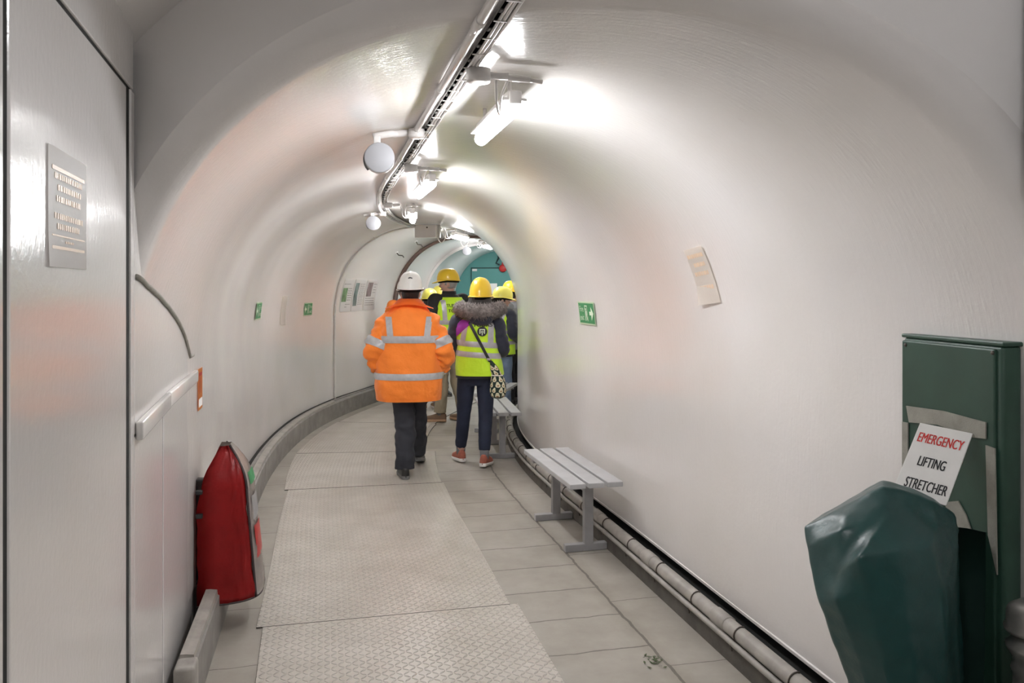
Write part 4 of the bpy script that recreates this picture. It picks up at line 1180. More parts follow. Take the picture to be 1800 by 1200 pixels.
def hand(bm, w, d, n, s, curl=.5):
    """palm, four unequal bent fingers and a thumb; d along the hand, n out of the palm, s=+1 right hand"""
    d = d.normalized(); n = (n - d*n.dot(d)).normalized(); b = d.cross(n) * s     # b towards the thumb side
    def pt(l, a, h): return w + d*l + b*a + n*h
    tube(bm, [pt(-.02, 0, 0), pt(.01, 0, 0), pt(.04, .0, .002), pt(.085, 0, .002), pt(.095, 0, .002)], [.026, .029, .036, .036, .030], 12, flat=.42) if False else None
    rows_ = []
    for l, hw, ht in ((-.02, .025, .02), (.01, .029, .017), (.04, .038, .015), (.075, .041, .0135), (.092, .038, .011)):
        rows_.append([pt(l, hw*math.cos(2*PI*k/14), ht*math.sin(2*PI*k/14)) for k in range(14)])
    ngrid(bm, rows_, True, True, True)
    for a, L_, r_ in ((.030, .072, .0088), (.010, .080, .0092), (-.010, .075, .0088), (-.029, .058, .0078)):
        p = pt(.082, a, 0); dirv = d.copy(); pts = [pt(.06, a, 0), p]
        for j, fr in enumerate((.45, .32, .23)):
            ang = curl * (.55 + .35*j)
            dirv = (dirv * math.cos(ang) + n * math.sin(ang)).normalized(); p = p + dirv * (L_*fr); pts.append(p)
        tube(bm, pts, [r_, r_, r_*.98, r_*.92, r_*.75], 10)
    p = pt(.02, .026, .004); dv = (d*.75 + b*.6 + n*.25).normalized()
    pts = [pt(.0, .012, .002), p, p + dv*.034]; dv2 = (d*.9 + b*.2 + n*.4*curl + n*.1).normalized(); pts += [pts[-1] + dv2*.028, pts[-1] + dv2*.05]
    tube(bm, pts, [.014, .0125, .0105, .0095, .0075], 10)

def shoe_at(parent, J, sd, z, pitch, m, ms, L=.285, name='shoe'):
    a = Vector(J['ank'+sd]); yw = J.get('fy'+sd, 0); h = Vector((a.x, a.y, z)) + Matrix.Rotation(yw, 3, 'Z') @ Vector((0, -.062, 0))
    return shoe(parent, h, yw, pitch, m, ms, L, name, -1 if sd == 'L' else 1)

def shoe(parent, heel, yw, pitch, m, ms, L=.285, name='shoe', side=1):
    Mx = Matrix.Translation(heel) @ Matrix.Rotation(yw, 4, 'Z') @ Matrix.Rotation(pitch, 4, 'X')
    sec = ((-.021, .006, .058), (-.018, .017, .066), (-.010, .029, .078), (.004, .034, .086), (.05, .037, .092), (.10, .040, .080), (.15, .046, .062), (.20, .048, .050), (.245, .041, .042), (.275, .026, .034), (.288, .008, .026))
    k = L / .285; sec = [tuple(v) for v in catmull(sec, 4)]
    bm = bmesh.new(); rw = []
    sp_ = lambda v, e: math.copysign(abs(v) ** e, v)
    for y, hw, hh in sec:
        c = .006*side*math.sin(max(0, y)/.285*PI)
        rw.append([Mx @ Vector((c + hw*k*sp_(math.cos(2*PI*i/24), .7), y*k, .018 + max(0, hh*sp_(math.sin(2*PI*i/24), .62)) if math.sin(2*PI*i/24) > 0 else .016)) for i in range(24)])
    ngrid(bm, rw, True, True, True); o = link(name, bm, m, parent)
    bm = bmesh.new(); rw = []
    for z, g in ((0, -.003), (.004, .002), (.020, .004), (.030, .001)):
        ring = [Vector((.006*side*math.sin(max(0, y)/.285*PI) + hw*k + g, y*k, z)) for y, hw, hh in sec] + [Vector((.006*side*math.sin(max(0, y)/.285*PI) - hw*k - g, y*k, z)) for y, hw, hh in sec[::-1]]
        rw.append([Mx @ v for v in ring])
    ngrid(bm, rw, True, True, True); link('sole', bm, ms, o, angle=50)
    return o

def helmet(parent, c, Mh, m, w=.108, l=.135, h=.145, peak=.055, mark=False, tall=1.0):
    """hard hat: shell with a crest, rim, front peak, nape strap"""
    bm = bmesh.new(); rw = []
    def pt(a, t):
        # t 0 rim .. 1 crown
        r_ = math.cos(t*PI/2) ** .72 if t < 1 else 0
        x = w*math.sin(a)*r_; y = l*math.cos(a)*r_; z = h*tall*math.sin(t*PI/2) ** .95
        z += .008*math.exp(-(x/.018)**2) * (1 if t > .12 else t/.12) * (1 - .8*t**4) - .02*(1-t)*max(0, -math.cos(a))
        return Vector((x, y, z))
    for j in range(13): rw.append([pt(2*PI*k/40, min(.999, j/12)) for k in range(40)])
    ngrid(bm, rw, True, False, True)
    rim = []
    for g, dz in ((0, 0), (.010, -.004), (.013, -.008), (.006, -.010), (-.004, -.006)):
        rr_ = []
        for k in range(40):
            a = 2*PI*k/40; f = max(0, math.cos(a)) ** 1.5; q = pt(a, 0)
            d = Vector((math.sin(a), math.cos(a), 0)); rr_.append(q + d*(g + (peak*f if g > 0 else 0)) + Vector((0, 0, dz - (.016*f if g > 0 else 0))))
        rim.append(rr_)
    ngrid(bm, rim, True)
    for v in bm.verts: v.co = Mh @ v.co + Vector(c)
    o = link('helmet', bm, m, parent)
    bm = bmesh.new()
    ngrid(bm, [[Mh @ Vector(((w*.93)*math.sin(2*PI*k/32), (l*.93)*math.cos(2*PI*k/32), z - .02*max(0, -math.cos(2*PI*k/32)))) + Vector(c) for k in range(32)] for z in (.01, -.03)], True)
    bmesh.ops.solidify(bm, geom=bm.faces[:], thickness=.004); link('headband', bm, 'black', o)
    if mark:
        bm = bmesh.new()
        for i in range(6):
            a = PI + (-.16 + .064*i); q0 = pt(a, .36); 
            for dz in (0, .006):
                q = pt(a, .37 + dz*3); d = Vector((math.sin(a), math.cos(a), .3)).normalized()
                Mq = Matrix.Translation(Mh @ (q + d*.001) + Vector(c)) @ Mh.to_4x4() @ Matrix.Rotation(PI - a, 4, 'Z')
                bx(bm, (.005 if (i + (dz > 0)) % 2 else .0065, .002, .0055), Mq)
        link('small_dark_mark', bm, 'ink_black', o, smooth=False)
    return o

def hair_cap(parent, c, Mh, m, length=.0, k=1.07):
    bm = bmesh.new(); g = bmesh.ops.create_icosphere(bm, subdivisions=4, radius=1)
    kill = []
    for v in bm.verts:
        p = v.co.copy(); face = p.y > .45 and p.z < .45
        low = p.z < (-.55 if p.y < .1 else -.15)
        if face or low: kill.append(v); continue
        q = head_shape(Vector((p.x, min(p.y, .6), p.z))); v.co = q * k + Vector((0, -.003, .004)) + p*.004*noise.noise(p*7)
    bmesh.ops.delete(bm, geom=kill, context='VERTS')
    bmesh.ops.solidify(bm, geom=bm.faces[:], thickness=.004)
    for v in bm.verts: v.co = Mh @ v.co + Vector(c)
    return link('hair', bm, m, parent)

def person(pos, rz, label, J, skin='skin', face=True, curl=.6, voxel=.0065, group=None):
    e = empty('person', pos, rz, label, 'person', group)
    Vv = lambda k: Vector(J[k])
    bm = bmesh.new()
    s = J['s']                       # overall scale against a 1.70 m figure
    hp = (Vv('hipL') + Vv('hipR')) / 2; sp = (Vv('shL') + Vv('shR')) / 2
    zh, zs = hp.z, sp.z; sw = abs(J['shR'][0] - J['shL'][0]) / 2
    def mixc(z): t = (z - zh)/(zs - zh); return hp.lerp(sp, t)
    rg = []
    for z, rx, ry in ((zh - .09*s, .13*s, .10*s), (zh, .155*s, .112*s), (zh + .12*s, .135*s, .10*s), (zh + .24*s, .125*s, .095*s), (zs - .14*s, .15*s, .11*s), (zs - .05*s, sw*.86, .10*s), (zs + .01*s, sw*.68, .078*s), (zs + .045*s, .068*s, .06*s)):
        c = mixc(z); rg.append((z, c.x, c.y, rx, ry, 2.2))
    Torso(rg, 0).mesh(bm, 28, 22)
    hc = Vv('head'); Mh = (Matrix.Rotation(J.get('hyaw', 0), 3, 'Z') @ Matrix.Rotation(J.get('hpitch', 0), 3, 'X')) 
    Mh = Mh.to_4x4(); M3 = Mh.to_3x3() * (s ** .5)
    tube(bm, [sp + Vector((0, 0, -.02)), sp.lerp(hc, .4), hc + M3 @ Vector((0, -.012, -.03))], [.068*s, .056*s, .057*s], 16)
    g = bmesh.ops.create_icosphere(bm, subdivisions=5, radius=1)
    for v in g['verts']: v.co = M3 @ head_shape(v.co.normalized()) + hc
    for sd in (-1, 1):
        ball(bm, hc + M3 @ Vector((sd*.076, -.008, -.012)), (.012, .02, .032), 2, M3)
    for sd in ('L', 'R'):
        sg = -1 if sd == 'L' else 1
        sh_, el, wr = Vv('sh'+sd), Vv('el'+sd), Vv('wr'+sd)
        Limb([sh_ + (sp - sh_)*.25, sh_, sh_.lerp(el, .55), el, el.lerp(wr, .5), wr], [.05*s, .054*s, .046*s, .040*s, .037*s, .026*s], 0).mesh(bm, 14, 30)
        d = (wr - el).normalized(); d = J.get('hd'+sd) and Vector(J['hd'+sd]) or d
        hand(bm, wr + d*.012, d, Vector(J.get('palm'+sd, (-sg, 0, 0))), -sg if not J.get('flip') else sg, curl)
        hi, kn, an = Vv('hip'+sd), Vv('knee'+sd), Vv('ank'+sd)
        Limb([hi + Vector((-sg*.01, 0, .04)), hi.lerp(kn, .3), kn, kn.lerp(an, .35) + Vector((0, -.012, 0)), an], [.085*s, .078*s, .052*s, .050*s, .036*s], 0).mesh(bm, 16, 34)
        yw = J.get('fy'+sd, 0); pit = J.get('fp'+sd, 0)
        Mf = Matrix.Translation(an) @ Matrix.Rotation(yw, 4, 'Z') @ Matrix.Rotation(pit, 4, 'X')
        rw = [[Mf @ Vector((hw*math.cos(2*PI*i/12), y, z + hh*math.sin(2*PI*i/12))) for i in range(12)] for y, hw, z, hh in ((-.045, .022, -.035, .022), (-.02, .03, -.03, .034), (.05, .034, -.035, .032), (.12, .037, -.045, .020), (.18, .03, -.05, .013))]
        ngrid(bm, rw, True, True, True)
    remeshed(bm, 'body', voxel, skin, e)
    if face:
        bm = bmesh.new()
        for sd in (-1, 1): ball(bm, hc + M3 @ Vector((sd*.032, .083, .008)), (.011, .009, .008), 2, M3)
        link('eyes', bm, 'eye', e)
        bm = bmesh.new()
        for sd in (-1, 1): ball(bm, hc + M3 @ Vector((sd*.032, .0905, .008)), (.0045, .003, .0045), 2, M3)
        link('pupils', bm, 'black', e)
        bm = bmesh.new(); ball(bm, hc + M3 @ Vector((0, .094, -.062)), (.022, .010, .0065), 2, M3); link('lips', bm, 'lip', e)
    e_ = {'e': e, 'hc': hc, 'Mh': M3, 's': s, 'sp': sp, 'hp': hp}
    return e_

def trousers(p, J, m, rhip, rknee, rank, waist, amp=.006, seed=2, cuff=0.02, rise=.10, ry=None, name='trousers'):
    bm = bmesh.new(); Vv = lambda k: Vector(J[k]); hp = (Vv('hipL') + Vv('hipR'))/2
    ry = ry or waist*.72
    Torso([(hp.z - .13, hp.x, hp.y, waist*.80, ry*.85, 2.3), (hp.z - .04, hp.x, hp.y, waist, ry, 2.3), (hp.z + rise, hp.x, hp.y, waist*.95, ry*.95, 2.2)], amp*.5, 8, seed).mesh(bm, 36, 14)
    for sd in ('L', 'R'):
        sg = -1 if sd == 'L' else 1
        hi, kn, an = Vv('hip'+sd), Vv('knee'+sd), Vv('ank'+sd)
        mid = kn.lerp(an, .5) + Vector((0, -.012, 0))
        Limb([hi + Vector((0, 0, .03)), hi.lerp(kn, .45), kn, mid, an + Vector((0, 0, cuff))], [rhip, rhip*.93, rknee, (rknee+rank)/2, rank], amp, 10, seed + sg, fold=amp*1.3, ff=8).mesh(bm, 26, 60, caps=(True, True))
    return remeshed(bm, name, .009, m, p['e'])

def sleeve(bm, J, sd, r, seed=3, amp=.006, end=1.0, mi=0, mid=None):
    Vv = lambda k: Vector(J[k]); sp = (Vv('shL') + Vv('shR'))/2
    sh_, el, wr = Vv('sh'+sd), Vv('el'+sd), Vv('wr'+sd)
    L_ = Limb([sh_ + (sp - sh_)*.40 + Vector((0, 0, -.03)), sh_ + Vector((0, 0, -.01)), sh_.lerp(el, .55), el, el.lerp(wr, .55), el.lerp(wr, end)], r, amp, 11, seed, fold=amp*1.25)
    L_.mesh(bm, 28, 72, mi=mi); return L_

def band(p, T, z0, z1, off, parent, a0=None, a1=None, slant=0.0, name='reflective_band', m='tape'):
    bm = bmesh.new(); na = 72
    aa = [2*PI*k/na for k in range(na)] if a0 is None else [a0 + (a1-a0)*k/24 for k in range(25)]
    rows_ = [[T(a, z0 + (z1-z0)*j/3 + slant*math.sin(a), off + (.0 if 0 < j < 3 else -.003)) for a in aa] for j in range(4)]
    ngrid(bm, rows_, wrap=a0 is None); return link(name, bm, m, parent)

def vband(T, x0, x1, z0, z1, w, off, parent, name='reflective_band', m='tape'):
    """upright tape down the back from (x1,z1) to (x0,z0)"""
    bm = bmesh.new(); rows_ = []
    for j in range(15):
        t = j/14; z = z0 + (z1-z0)*t; x = x0 + (x1-x0)*t
        rows_.append([T.on_back(x - w/2 + w*i/4, z, off) for i in range(5)])
    ngrid(bm, rows_, wrap=False); return link(name, bm, m, parent)

def limb_band(L_, t0, t1, off, parent, name='reflective_band', m='tape'):
    bm = bmesh.new(); L_.mesh(bm, 28, 6, t0, t1, off, (False, False)); return link(name, bm, m, parent)

def back_text(T, s, size, x, z, off, parent, m='ink_black', bold=.0, slant=0.0, name='lettering', xs=1.0):
    bm = bmesh.new(); stamp(bm, s, size, lambda a, b: T.on_back(x + a, z + b + slant*a, off), bold=bold, xs=xs)
    return link(name, bm, m, parent, smooth=False)

def base_joints(s, **kw):
    J = dict(s=s, hipL=(-.09*s, 0, .90*s), hipR=(.09*s, 0, .90*s), kneeL=(-.095*s, .01, .49*s), kneeR=(.095*s, .01, .49*s), ankL=(-.10*s, 0, .085*s), ankR=(.10*s, 0, .085*s),
             shL=(-.175*s, 0, 1.40*s), shR=(.175*s, 0, 1.40*s), elL=(-.24*s, -.02, 1.12*s), elR=(.24*s, -.02, 1.12*s), wrL=(-.25*s, .06, .88*s), wrR=(.25*s, .06, .88*s), head=(0, .03*s, 1.585*s))
    J.update(kw); return J

# ---- the man in the orange coat -------------------------------------------------
p1 = Vector((-.885, 6.86, .007))
J = base_joints(1.0, hipL=(-.075, 0, .86), hipR=(.065, .03, .86), kneeL=(-.035, -.02, .46), kneeR=(.060, .20, .47), ankL=(-.035, -.10, .085), ankR=(.068, .36, .13), fyL=R(8), fyR=R(-6), fpR=R(-18),
                shL=(-.165, 0, 1.325), shR=(.165, 0, 1.325), elL=(-.288, -.06, 1.07), elR=(.292, -.06, 1.07), wrL=(-.25, .04, .885), wrR=(.255, .04, .885), palmL=(1, 0, 0), palmR=(-1, 0, 0), head=(.01, .045, 1.565), hpitch=R(-4))
p = person(p1, R(6), 'person in long orange hi-vis coat and white helmet walking away', J, 'skin', curl=.9)
E = p['e']
hair_cap(E, p['hc'], p['Mh'], 'hair_dark', k=1.05)
helmet(E, p['hc'] + Vector((.0, -.005, .045)), p['Mh'].normalized(), 'helmet_white', w=.103, l=.135, h=.142, mark=True)
trousers(p, J, 'charcoal', .100, .090, .080, .185, amp=.010, seed=4, cuff=-.012)
for sd in ('L', 'R'):
    a = Vector(J['ank'+sd]); bm = bmesh.new(); tube(bm, [a + Vector((0, 0, -.04)), a + Vector((0, 0, .0)), a + Vector((0, 0, .07))], [.036, .040, .044], 16); link('sock', bm, 'black', E)
shoe_at(E, J, 'L', 0, 0, 'shoe_black', 'sole_grey'); shoe_at(E, J, 'R', .052, R(-13), 'shoe_black', 'sole_grey')
T1 = Torso([(.655, 0, .0, .270, .205, 2.5), (.68, 0, 0, .276, .21, 2.5), (.80, 0, 0, .288, .215, 2.5), (.95, 0, 0, .275, .205, 2.5), (1.10, 0, -.005, .265, .195, 2.5), (1.22, 0, -.01, .258, .185, 2.5), (1.31, 0, -.01, .232, .160, 2.3), (1.375, 0, -.005, .196, .138, 2.1), (1.42, 0, 0, .160, .120, 2.0), (1.46, 0, .005, .120, .10, 2.0), (1.49, 0, .01, .088, .09, 2)], .017, 6, 3)
bm = bmesh.new(); T1.mesh(bm, 72, 70, caps=(False, True))
SL = sleeve(bm, J, 'L', [.080, .094, .100, .093, .084, .073], 5, .020, 1.0); SR = sleeve(bm, J, 'R', [.080, .094, .100, .093, .084, .073], 6, .020, 1.0)
ck = link('coat', bm, 'orange', E)
# stand-up collar turned down over the shoulders
bm = bmesh.new(); rw = []
for r_, ry_, z, dy in ((.070, .074, 1.50, .014), (.078, .082, 1.518, .010), (.092, .094, 1.512, .004), (.145, .116, 1.490, -.004), (.205, .136, 1.466, -.008), (.207, .138, 1.458, -.008)):
    rw.append([Vector((r_*math.sin(2*PI*k/40), dy - ry_*math.cos(2*PI*k/40), z - .030*abs(math.sin(2*PI*k/40))**1.5*(r_ > .13) + .008*(r_ > .13)*max(0, math.cos(2*PI*k/40)))) for k in range(40)])
ngrid(bm, rw); bmesh.ops.solidify(bm, geom=bm.faces[:], thickness=.006); link('collar', bm, 'orange', E)
band(p, T1, .835, .890, .007, ck); band(p, T1, 1.145, 1.205, .007, ck)
vband(T1, -.150, -.168, 1.20, 1.365, .052, .0075, ck); vband(T1, .150, .168, 1.20, 1.365, .052, .0075, ck)
for S_ in (SL, SR): limb_band(S_, .46, .545, .005, ck); limb_band(S_, .93, .995, .005, ck)
bm = bmesh.new(); T1.mesh(bm, 40, 2, z0=.652, z1=.672, off=.003, caps=(False, False)); link('hem', bm, 'orange', ck)

# ---- the woman with the fur hood -------------------------------------------------
p2 = Vector((-.325, 7.28, 0))
J = base_joints(.985, hipL=(-.085, 0, .86), hipR=(.085, 0, .86), kneeL=(-.120, .04, .47), kneeR=(.085, -.01, .47), ankL=(-.155, .12, .10), ankR=(.08, -.09, .10), fyL=R(22), fyR=R(-10),
                shL=(-.165, .0, 1.305), shR=(.165, 0, 1.305), elL=(-.235, .02, 1.06), elR=(.235, .01, 1.06), wrL=(-.15, .22, 1.02), wrR=(.17, .22, 1.02), palmL=(1, 0, .2), palmR=(-1, 0, .2), head=(.035, .05, 1.53), hpitch=R(-6))
p = person(p2, R(-2), 'person in yellow hi-vis vest with fur-trimmed hood and patterned bag', J, 'skin_pale', curl=.8)
E = p['e']; W2 = E
bm = bmesh.new(); Torso([(1.36, .03, -.02, .140, .115, 2.2), (1.44, .03, .0, .128, .11, 2.2), (1.51, .03, .02, .105, .105, 2.2), (1.60, .03, .04, .085, .09, 2)], .006, 22, 8).mesh(bm, 36, 16); link('hair', bm, 'hair_dark', E)
helmet(E, p['hc'] + Vector((0, -.012, .015)), p['Mh'].normalized(), 'helmet_yellow', w=.104, l=.135, h=.155, tall=1.08)
trousers(p, J, 'navy_jeans', .088, .066, .052, .152, amp=.003, seed=9, cuff=.05, name='leggings')
shoe_at(E, J, 'L', .014, R(-4), 'shoe_salmon', 'sole_white', .262, 'trainer'); shoe_at(E, J, 'R', .018, R(-6), 'shoe_salmon', 'sole_white', .262, 'trainer')
for sd in ('L', 'R'):
    a = Vector(J['ank'+sd]); bm = bmesh.new(); tube(bm, [a + Vector((0, 0, -.045)), a + Vector((0, 0, .0)), a + Vector((0, 0, .06))], [.036, .041, .045], 16); link('sock', bm, 'grey_cloth', E)
Tj = Torso([(.80, .0, 0, .185, .15, 2.3), (.90, 0, 0, .188, .155, 2.3), (1.05, 0, 0, .175, .145, 2.3), (1.20, 0, 0, .180, .145, 2.4), (1.29, 0, 0, .170, .13, 2.3), (1.345, 0, 0, .12, .105, 2.1), (1.37, .01, 0, .085, .08, 2)], .006, 7, 11)
bm = bmesh.new(); Tj.mesh(bm, 48, 40)
SL2 = sleeve(bm, J, 'L', [.075, .085, .080, .072, .060, .050], 12, .009); SR2 = sleeve(bm, J, 'R', [.075, .085, .080, .072, .060, .050], 13, .009)
jk = link('coat', bm, 'navy', E)
Tv = Torso([(.825, .030, 0, .218, .172, 2.4), (.85, .03, 0, .218, .173, 2.4), (.95, .025, 0, .208, .170, 2.4), (1.08, .012, 0, .190, .158, 2.4), (1.20, .0, 0, .190, .155, 2.5), (1.29, .0, 0, .180, .143, 2.4), (1.35, 0, 0, .132, .120, 2.1)], .010, 6, 14)
bm = bmesh.new(); Tv.mesh(bm, 60, 50, caps=(False, True)); vest = link('hi_vis_vest', bm, 'yellow', E)
# dark armholes bordered on the vest, the purple shoulder panel, dark hood over the collar
bm = bmesh.new(); ngrid(bm, [[Tv.on_back(-.172 + .130*j/8, 1.33 - (.155 - .115*j/8)*i/8, .007) for i in range(9)] for j in range(9)], wrap=False); link('purple_panel', bm, 'purple', E)
bm = bmesh.new(); g = ball(bm, (.05, -.140, 1.345), (.112, .060, .072), 4)
for v in g: v.co += Vector((0, 0, .0)) + v.co.normalized()*.006*noise.noise(v.co*11)
link('hood', bm, 'navy', E)
# fur edging: thick roll of tufts lying over the shoulders and nape
bm = bmesh.new()
arc = []
for k in range(33):
    a = R(-112 + 224*k/32)
    arc.append(Vector((.035 + .185*math.sin(a), -.005 - .160*math.cos(a), 1.418 - .020*math.cos(a) + .018*abs(math.sin(a)))))
tube(bm, arc, [.034 + .024*math.sin(PI*k/32) for k in range(33)], 14)
fr = frame_path(arc)
for i in range(3400):
    x = rnd.uniform(.2, 31.8); k = int(x); w = x - k; c = fr[k][0].lerp(fr[k+1][0], w); a = rnd.uniform(0, 2*PI)
    d = fr[k][2]*math.cos(a) + fr[k][3]*math.sin(a); r0 = .034 + .024*math.sin(PI*x/32)
    q = c + d*r0*.9; tip = q + d*rnd.uniform(.018, .042) + fr[k][1]*rnd.uniform(-.022, .022) + Vector((0, 0, rnd.uniform(-.022, .006)))
    s1 = d.cross(fr[k][1]).normalized()*.0042; s2 = fr[k][1]*.0042
    vs = [bm.verts.new(q + s1), bm.verts.new(q - s1*.5 + s2), bm.verts.new(q - s1*.5 - s2), bm.verts.new(tip)]
    for f in ((0, 1, 3), (1, 2, 3), (2, 0, 3)): bm.faces.new([vs[j] for j in f])
tag(link('fur_trim', bm, 'fur', E), 'grey brown fur hood edging')
band(p, Tv, 1.085, 1.135, .005, vest, slant=-.016); band(p, Tv, .99, 1.04, .005, vest, slant=-.016)
vband(Tv, -.115, -.085, 1.12, 1.285, .048, .0055, vest); vband(Tv, .135, .140, 1.12, 1.325, .048, .0055, vest)
back_text(Tv, 'TOURS', .050, .065, 1.283, .0065, vest, bold=.0012, xs=1.05)
# round badge with a white arch and a keyhole mark
def disc_on(T, cx, cz, r_, off, parent, m, name, poly=None):
    bm = bmesh.new(); pts = poly or [(r_*math.cos(2*PI*k/28), r_*math.sin(2*PI*k/28)) for k in range(28)]
    vs = [bm.verts.new(T.on_back(cx + x, cz + y, off)) for x, y in pts]; c = bm.verts.new(T.on_back(cx, cz, off)) if not poly else None
    if c:
        for k in range(28): bm.faces.new((vs[k], vs[(k+1) % 28], c))
    else: bm.faces.new(vs)
    return link(name, bm, m, parent, smooth=False)
bx_, bz_ = .062, 1.226
disc_on(Tv, bx_, bz_, .043, .0072, vest, 'ink_black', 'round_badge')
disc_on(Tv, bx_, bz_, 0, .0088, vest, 'sign_white', 'badge_arch', [(-.024, -.020), (-.024, .022), (.024, .022), (.024, -.020), (.015, -.020), (.015, .013), (-.015, .013), (-.015, -.020)])
disc_on(Tv, bx_, bz_ - .004, .0105, .0088, vest, 'sign_white', 'badge_keyhole')
disc_on(Tv, bx_, bz_, 0, .0092, vest, 'sign_white', 'badge_stem', [(-.004, -.034), (.004, -.034), (.004, -.01), (-.004, -.01)])
disc_on(Tv, bx_, bz_ - .004, .0045, .0100, vest, 'ink_black', 'badge_dot')

# her shoulder bag: body, gathered neck, strap
Mb = Matrix.Translation(p2) @ Matrix.Rotation(R(-2), 4, 'Z')
e = empty('shoulder_bag', Mb @ Vector((.205, -.16, .63)), R(-2), 'avocado-print cloth bag hanging on the strap at the woman\'s right hip', 'bag')
bm = bmesh.new(); Tb = Torso([(0, 0, 0, .03, .02, 2.2), (.015, 0, 0, .058, .038, 2.3), (.06, 0, 0, .072, .050, 2.4), (.13, 0, 0, .070, .048, 2.4), (.175, -.002, 0, .058, .036, 2.3), (.205, -.008, 0, .047, .026, 2.2)], .004, 18, 21); Tb.mesh(bm, 36, 26); link('pouch', bm, 'print', e)
pear = [(.0, 1.0), (.22, .93), (.36, .70), (.42, .42), (.58, .12), (.70, -.22), (.66, -.58), (.42, -.86), (0, -.97), (-.42, -.86), (-.66, -.58), (-.70, -.22), (-.58, .12), (-.42, .42), (-.36, .70), (-.22, .93)]
def motifs(T, z0, z1, px_, pz_, name):
    """printed avocado halves in staggered rows all round the cloth"""
    bm = bmesh.new(); z = z0; row = 0
    while z < z1:
        n_, cx_r, cy_r, rx_r, ry_r, ee = T.ring(z); n = max(5, int(PI * (rx_r + ry_r) / px_))
        for k in range(n):
            a0 = 2*PI*(k + .5*(row % 2))/n + rnd.uniform(-.04, .04); tl = rnd.uniform(-.5, .5); sc = rnd.uniform(.88, 1.05)
            def on(x, y, off):
                xr = (x*math.cos(tl) - y*math.sin(tl))*sc*px_*.54; yr_ = (x*math.sin(tl) + y*math.cos(tl))*sc*pz_*.50
                zz = min(max(z + yr_, T.r[0][0] + .002), T.r[-1][0] - .002)
                return T(a0 + xr / max(.012, .5*(rx_r + ry_r)), zz, off)
            vs = [bm.verts.new(on(x, y, .0016)) for x, y in pear]; c = bm.verts.new(on(0, 0, .0018))
            for i in range(len(vs)): bm.faces.new((vs[i], vs[(i+1) % len(vs)], c)).material_index = 0
            vs = [bm.verts.new(on(.30*math.cos(2*PI*i/10), -.34 + .24*math.sin(2*PI*i/10), .0026)) for i in range(10)]; bm.faces.new(vs).material_index = 1
        z += pz_*.92; row += 1
    return link(name, bm, ['motif', 'pit'], e, smooth=False)
motifs(Tb, .03, .19, .042, .052, 'printed_motif')

bm = bmesh.new(); Tk = Torso([(.20, -.008, 0, .046, .026, 2.2), (.24, -.022, .002, .042, .024, 2.2), (.29, -.040, .004, .030, .018, 2.2), (.335, -.062, .008, .012, .010, 2)], .003, 18, 22); Tk.mesh(bm, 28, 18); link('gathered_neck', bm, 'print', e)
motifs(Tk, .23, .30, .040, .048, 'printed_motif')
bm = bmesh.new(); tube(bm, [Vector((-.008 + .049*math.sin(2*PI*k/24), -.029*math.cos(2*PI*k/24), .205)) for k in range(25)], .005, 8); link('drawstring', bm, 'paper_cream', e)
bm = bmesh.new(); rw = []
zs_ = [.96, 1.02, 1.10, 1.18, 1.26, 1.315, 1.345]
inv = Matrix.Rotation(R(2), 4, 'Z') @ Matrix.Translation(-(Mb @ Vector((.205, -.16, .63))))
pts = []
for i in range(25):
    t = i/24; z = .965 + (1.30 - .965)*t; x = .125 + (-.045 - .125)*t
    pts.append(inv @ (Mb @ Tv.on_back(x, z, .012)))
pts = [Vector((-.062, .008, .33))] + pts
pts += [inv @ (Mb @ Vector((-.085, -.07, 1.355))), inv @ (Mb @ Vector((-.095, .0, 1.37))), inv @ (Mb @ Vector((-.09, .09, 1.32)))]
for i, q in enumerate(pts):
    d = (pts[min(i+1, len(pts)-1)] - pts[max(i-1, 0)]).normalized(); sdir = d.cross(Vector((0, 1, 0))).normalized()
    rw.append([q + sdir*.013 + Vector((0, -.002, 0)), q - sdir*.013 + Vector((0, -.002, 0)), q - sdir*.013 + Vector((0, .002, 0)), q + sdir*.013 + Vector((0, .002, 0))])
ngrid(bm, rw, True, True, True); link('strap', bm, 'black', e, smooth=False)
bm = bmesh.new(); q = pts[2]; bx(bm, (.03, .008, .02), Matrix.Translation(q + Vector((0, -.004, 0)))); link('buckle', bm, 'tray', e, smooth=False)

